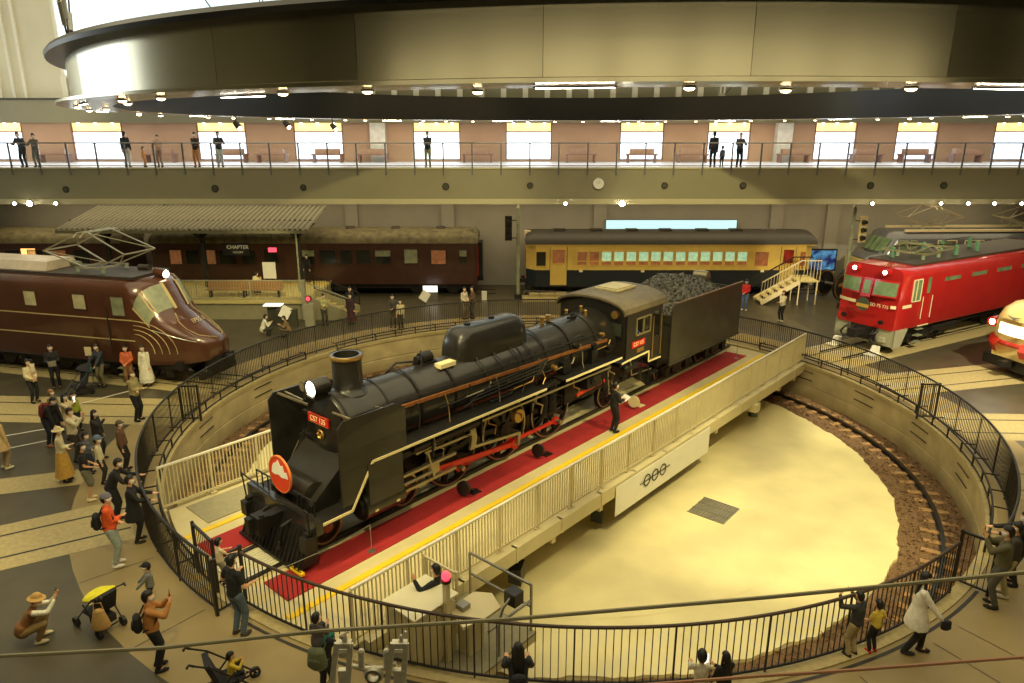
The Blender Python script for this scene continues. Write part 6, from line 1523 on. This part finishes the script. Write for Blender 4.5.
for k, a in enumerate((152, 60, 205, 300, 20)):
    h = thing('ring_hanger', 'bundle of steel rods and turnbuckles holding the ring at upper left' if k == 0 else 'steel rod hanger holding the far side of the ring', 'hanger', (RX+math.cos(rad(a))*(RR-.1),RY+math.sin(rad(a))*(RR-.1),RZ+1.0), rad(a), group=None if k == 0 else 'ring hangers')
    MB().box(-.2,.2,-.12,.12,0,.16).build('anchor', m_steel, h)
    for dx in (-.34,-.07,.07,.34):
        e = V((0,dx*6 if abs(dx) > .2 else dx*2,6.5)) if abs(dx) < .2 else V((0,dx*9,3.4)); d = (e-V((0,dx*.3,.1))).normalized()
        MB().tube([(0,dx*.3,.1), e], .02, 6).build('rod', m_rail, h)
        MB().cyl(V((0,dx*.3,.1))+d*.7, V((0,dx*.3,.1))+d*1.25, .05, n=8).build('turnbuckle', m_steel, h)
# lamps set in the ring soffit
for i in range(64):
    a = 2*PI*(i+.5)/64; r = RR-.1 if i % 3 else RR-.6
    X, Y = RX+math.cos(a)*r, RY+math.sin(a)*r
    if i % 4 == 2:
        t = thing('strip_light', 'slim white strip light in the underside of the ring', 'lamp', (X,Y,RZ-.02), a+PI/2, group='strip lights under the ring')
        MB().box(-.5,.5,-.03,.03,-.02,0).build('housing', m_ringd, t); MB().box(-.47,.47,-.02,.02,-.026,-.02).build('diffuser', m_lamp, t)
    else:
        t = thing('ring_spotlight', 'small round spotlight under the metal ring', 'lamp', (X,Y,RZ-.02), a, group='round spotlights under the ring')
        MB().cyl((0,0,0),(0,0,-.03),.08,.085,n=12).build('housing', m_ring, t); MB().ell((0,0,-.03),(.065,.065,.03)).build('bulb', m_lampw, t)
for k, (a, dz) in enumerate(((151.5,-.25),(163,-.3),(141,-.32))):
    X, Y = RX+math.cos(rad(a))*(RR-.7), RY+math.sin(rad(a))*(RR-.7)
    t = thing('theatre_lamp', ('small yellow lit theatre lamp hanging under the ring at far left', 'theatre lamp dangling at the left end of the ring', 'theatre lamp hanging left of the far soffit lights')[k], 'lamp', (X,Y,RZ))
    MB().cyl((0,0,0),(0,0,dz+.1),.02,n=6).build('stem', m_blk, t)
    MB().cyl((-.05,0,dz+.1),(.12,-.05,dz-.1),.09,.12,n=12).build('housing', m_blk, t); MB().ell((.12,-.05,dz-.1),(.08,.08,.08)).build('bulb', m_lampw, t)

# ---------------------------------------------------------------- foreground cables and rig near the camera
def cable(label, pts, r, m):
    tag(MB().tube(pts, r, 6).build('safety_cable', m), label, 'cable')
def W(px_, py_, Y):
    x = (px_-512)/713; y = -(py_-341.5)/713; th = .285146
    d = V((x, math.cos(th)+y*math.sin(th), -math.sin(th)+y*math.cos(th))); return V((0,0,9.4))+d*(Y/d.y)
cable('thin grey wire stretched across the bottom of the view', [(-2.1,2.73,7.42),(-1.09,2.64,7.46),(0,2.6,7.53),(1.0,2.6,7.6),(2.15,2.7,7.73)] and [W(-60,659,2.6),W(160,648,2.6),W(320,631,2.6),W(512,619,2.6),W(760,598,2.6),W(1090,566,2.6)], .0085, mat('wire_grey', s(132,124,92), .5, metal=.3))
cable('thin reddish wire across the lower right corner', [W(420,700,2.3),W(600,688,2.3),W(760,676,2.3),W(840,671,2.3),W(1090,652,2.3)], .0065, mat('wire_red', s(158,108,70), .5))
m_rig = mat('rig_grey', s(206,200,176), .45, metal=.4, var=.12, scale=30)
base = W(372,662,3.2); rgk = thing('rigging_bracket', 'grey metal rigging bracket with two slotted arms at the bottom edge', 'bracket', tuple(base))
k = 3.45/713
for sx_, nm in ((-1,'arm'),(1,'arm')):
    x0 = sx_*31*k; mb = MB(); tilt = .02*1
    for e in (-1,1): mb.bar((x0-9*k+e*7.5*k*1.25,0,-.22),(x0+e*7.5*k,0.02,.105),.016,.03)
    mb.box(x0-8.5*k,x0+8.5*k,.0,.04,.085,.115); mb.box(x0-6*k,x0+6*k,.01,.03,.02,.04); mb.cyl((x0-7*k,.02,.05),(x0+7*k,.02,.05),.012,n=8)
    mb.ell((x0+.01,.02,.13),(.012,.012,.03)).tube([(x0,.02,.115),(x0+.02*sx_,.02,.15),(x0+.035,.02,.18)],.007,6)
    mb.box(x0-8*k,x0+5*k,.0,.03,-.2,-.06)
    mb.build('arm', m_rig, rgk)
mb = MB(); mb.tube([(-26*k,.02,-.04),(-10*k,.03,-.065),(10*k,.03,-.065),(26*k,.02,-.03)],.012,8)
mb.lathe([(.045,-.02),(.055,0),(.045,.02),(.03,.02),(.03,-.02)],(0,.02,-.1),'y',20); mb.build('crossbar', m_rig, rgk)
for x0 in (-13*k, 15*k): MB().cyl((x0,.02,-.05),(x0+.004,.02,.05),.018,n=10).ell((x0+.004,.02,.05),(.018,.018,.02)).build('pin', m_rig, rgk)

# ---------------------------------------------------------------- light
def spot(name, loc, tgt, e, size=60, col=(1,.84,.52), blend=.6, rad_=.25):
    l = bpy.data.lights.new(name, 'SPOT'); l.energy = e; l.color = col; l.spot_size = rad(size); l.spot_blend = blend; l.shadow_soft_size = rad_
    o = bpy.data.objects.new(name, l); COL.objects.link(o); o.location = loc
    o.rotation_euler = (V(tgt)-V(loc)).to_track_quat('-Z','Y').to_euler(); return o
def area(name, loc, rot, sx, sy, e, col=(1,.86,.58)):
    l = bpy.data.lights.new(name, 'AREA'); l.shape = 'RECTANGLE'; l.size = sx; l.size_y = sy; l.energy = e; l.color = col
    o = bpy.data.objects.new(name, l); COL.objects.link(o); o.location = loc; o.rotation_euler = rot; return o
WARM = (1,.87,.43)
spot('key_spot', (14,8,15), (7,21,-1.4), 8200, 36, WARM)
spot('key_spot', (2,4,16), (5.5,20,-1.4), 3000, 44, WARM)
spot('bridge_spot', (10,14,15), (3.5,22,0), 4200, 34, WARM)
spot('left_spot', (-6,12,15), (-9,20,0), 2600, 75, WARM)
spot('loco_spot', (-9,8,13), (-4,17,2), 2600, 40, WARM)
spot('right_spot', (18,14,15), (19,28.5,0), 14000, 56, (1,.9,.60))
spot('upper_wall_fill', (-22,30,12), (-31,45,14.5), 2600, 60, (1,.92,.7))  # fill spot added to brighten the upper left wall, not a ring fitting
spot('front_spot', (-2,3,14), (-5,16,2), 2600, 40, WARM)
spot('back_spot', (0,25,15), (-8,41,1), 2200, 60, WARM)
spot('back_spot', (10,25,15), (12,42,1), 2600, 60, WARM)
spot('left_train_spot', (-13,17,14), (-18,29,1.5), 1800, 60, WARM)
spot('platform_spot', (-12,34,5.4), (-14,40.5,1), 300, 60, WARM)
area('ceiling_fill', (0,16,19), (0,0,0), 40, 30, 3300, (1,.89,.58))  # soft overhead fill added for ambient light, stands for no modelled lamps
area('gallery_lamps', (0,41,9.9), (0,0,0), 60, 4, 1100, (1,.9,.78))
area('soffit_lamps', (0,41,5.85), (0,0,0), 60, 5, 900, (1,.82,.5))
w = bpy.data.worlds.new('world'); bpy.context.scene.world = w; w.use_nodes = True
w.node_tree.nodes['Background'].inputs[0].default_value = (1,.86,.62,1); w.node_tree.nodes['Background'].inputs[1].default_value = .25
# ---------------------------------------------------------------- camera
cd = bpy.data.cameras.new('camera'); co = bpy.data.objects.new('camera', cd); COL.objects.link(co)
cd.sensor_width = 36; cd.lens = 713/1024*36; co.location = (0,0,9.4); co.rotation_euler = (PI/2-.285146,0,0); cd.clip_start = .1; cd.clip_end = 300
sc = bpy.context.scene; sc.camera = co
sc.view_settings.view_transform = 'Standard'; sc.view_settings.look = 'None'; sc.view_settings.gamma = 1; sc.view_settings.exposure = 0.7
sc.view_settings.use_curve_mapping = False
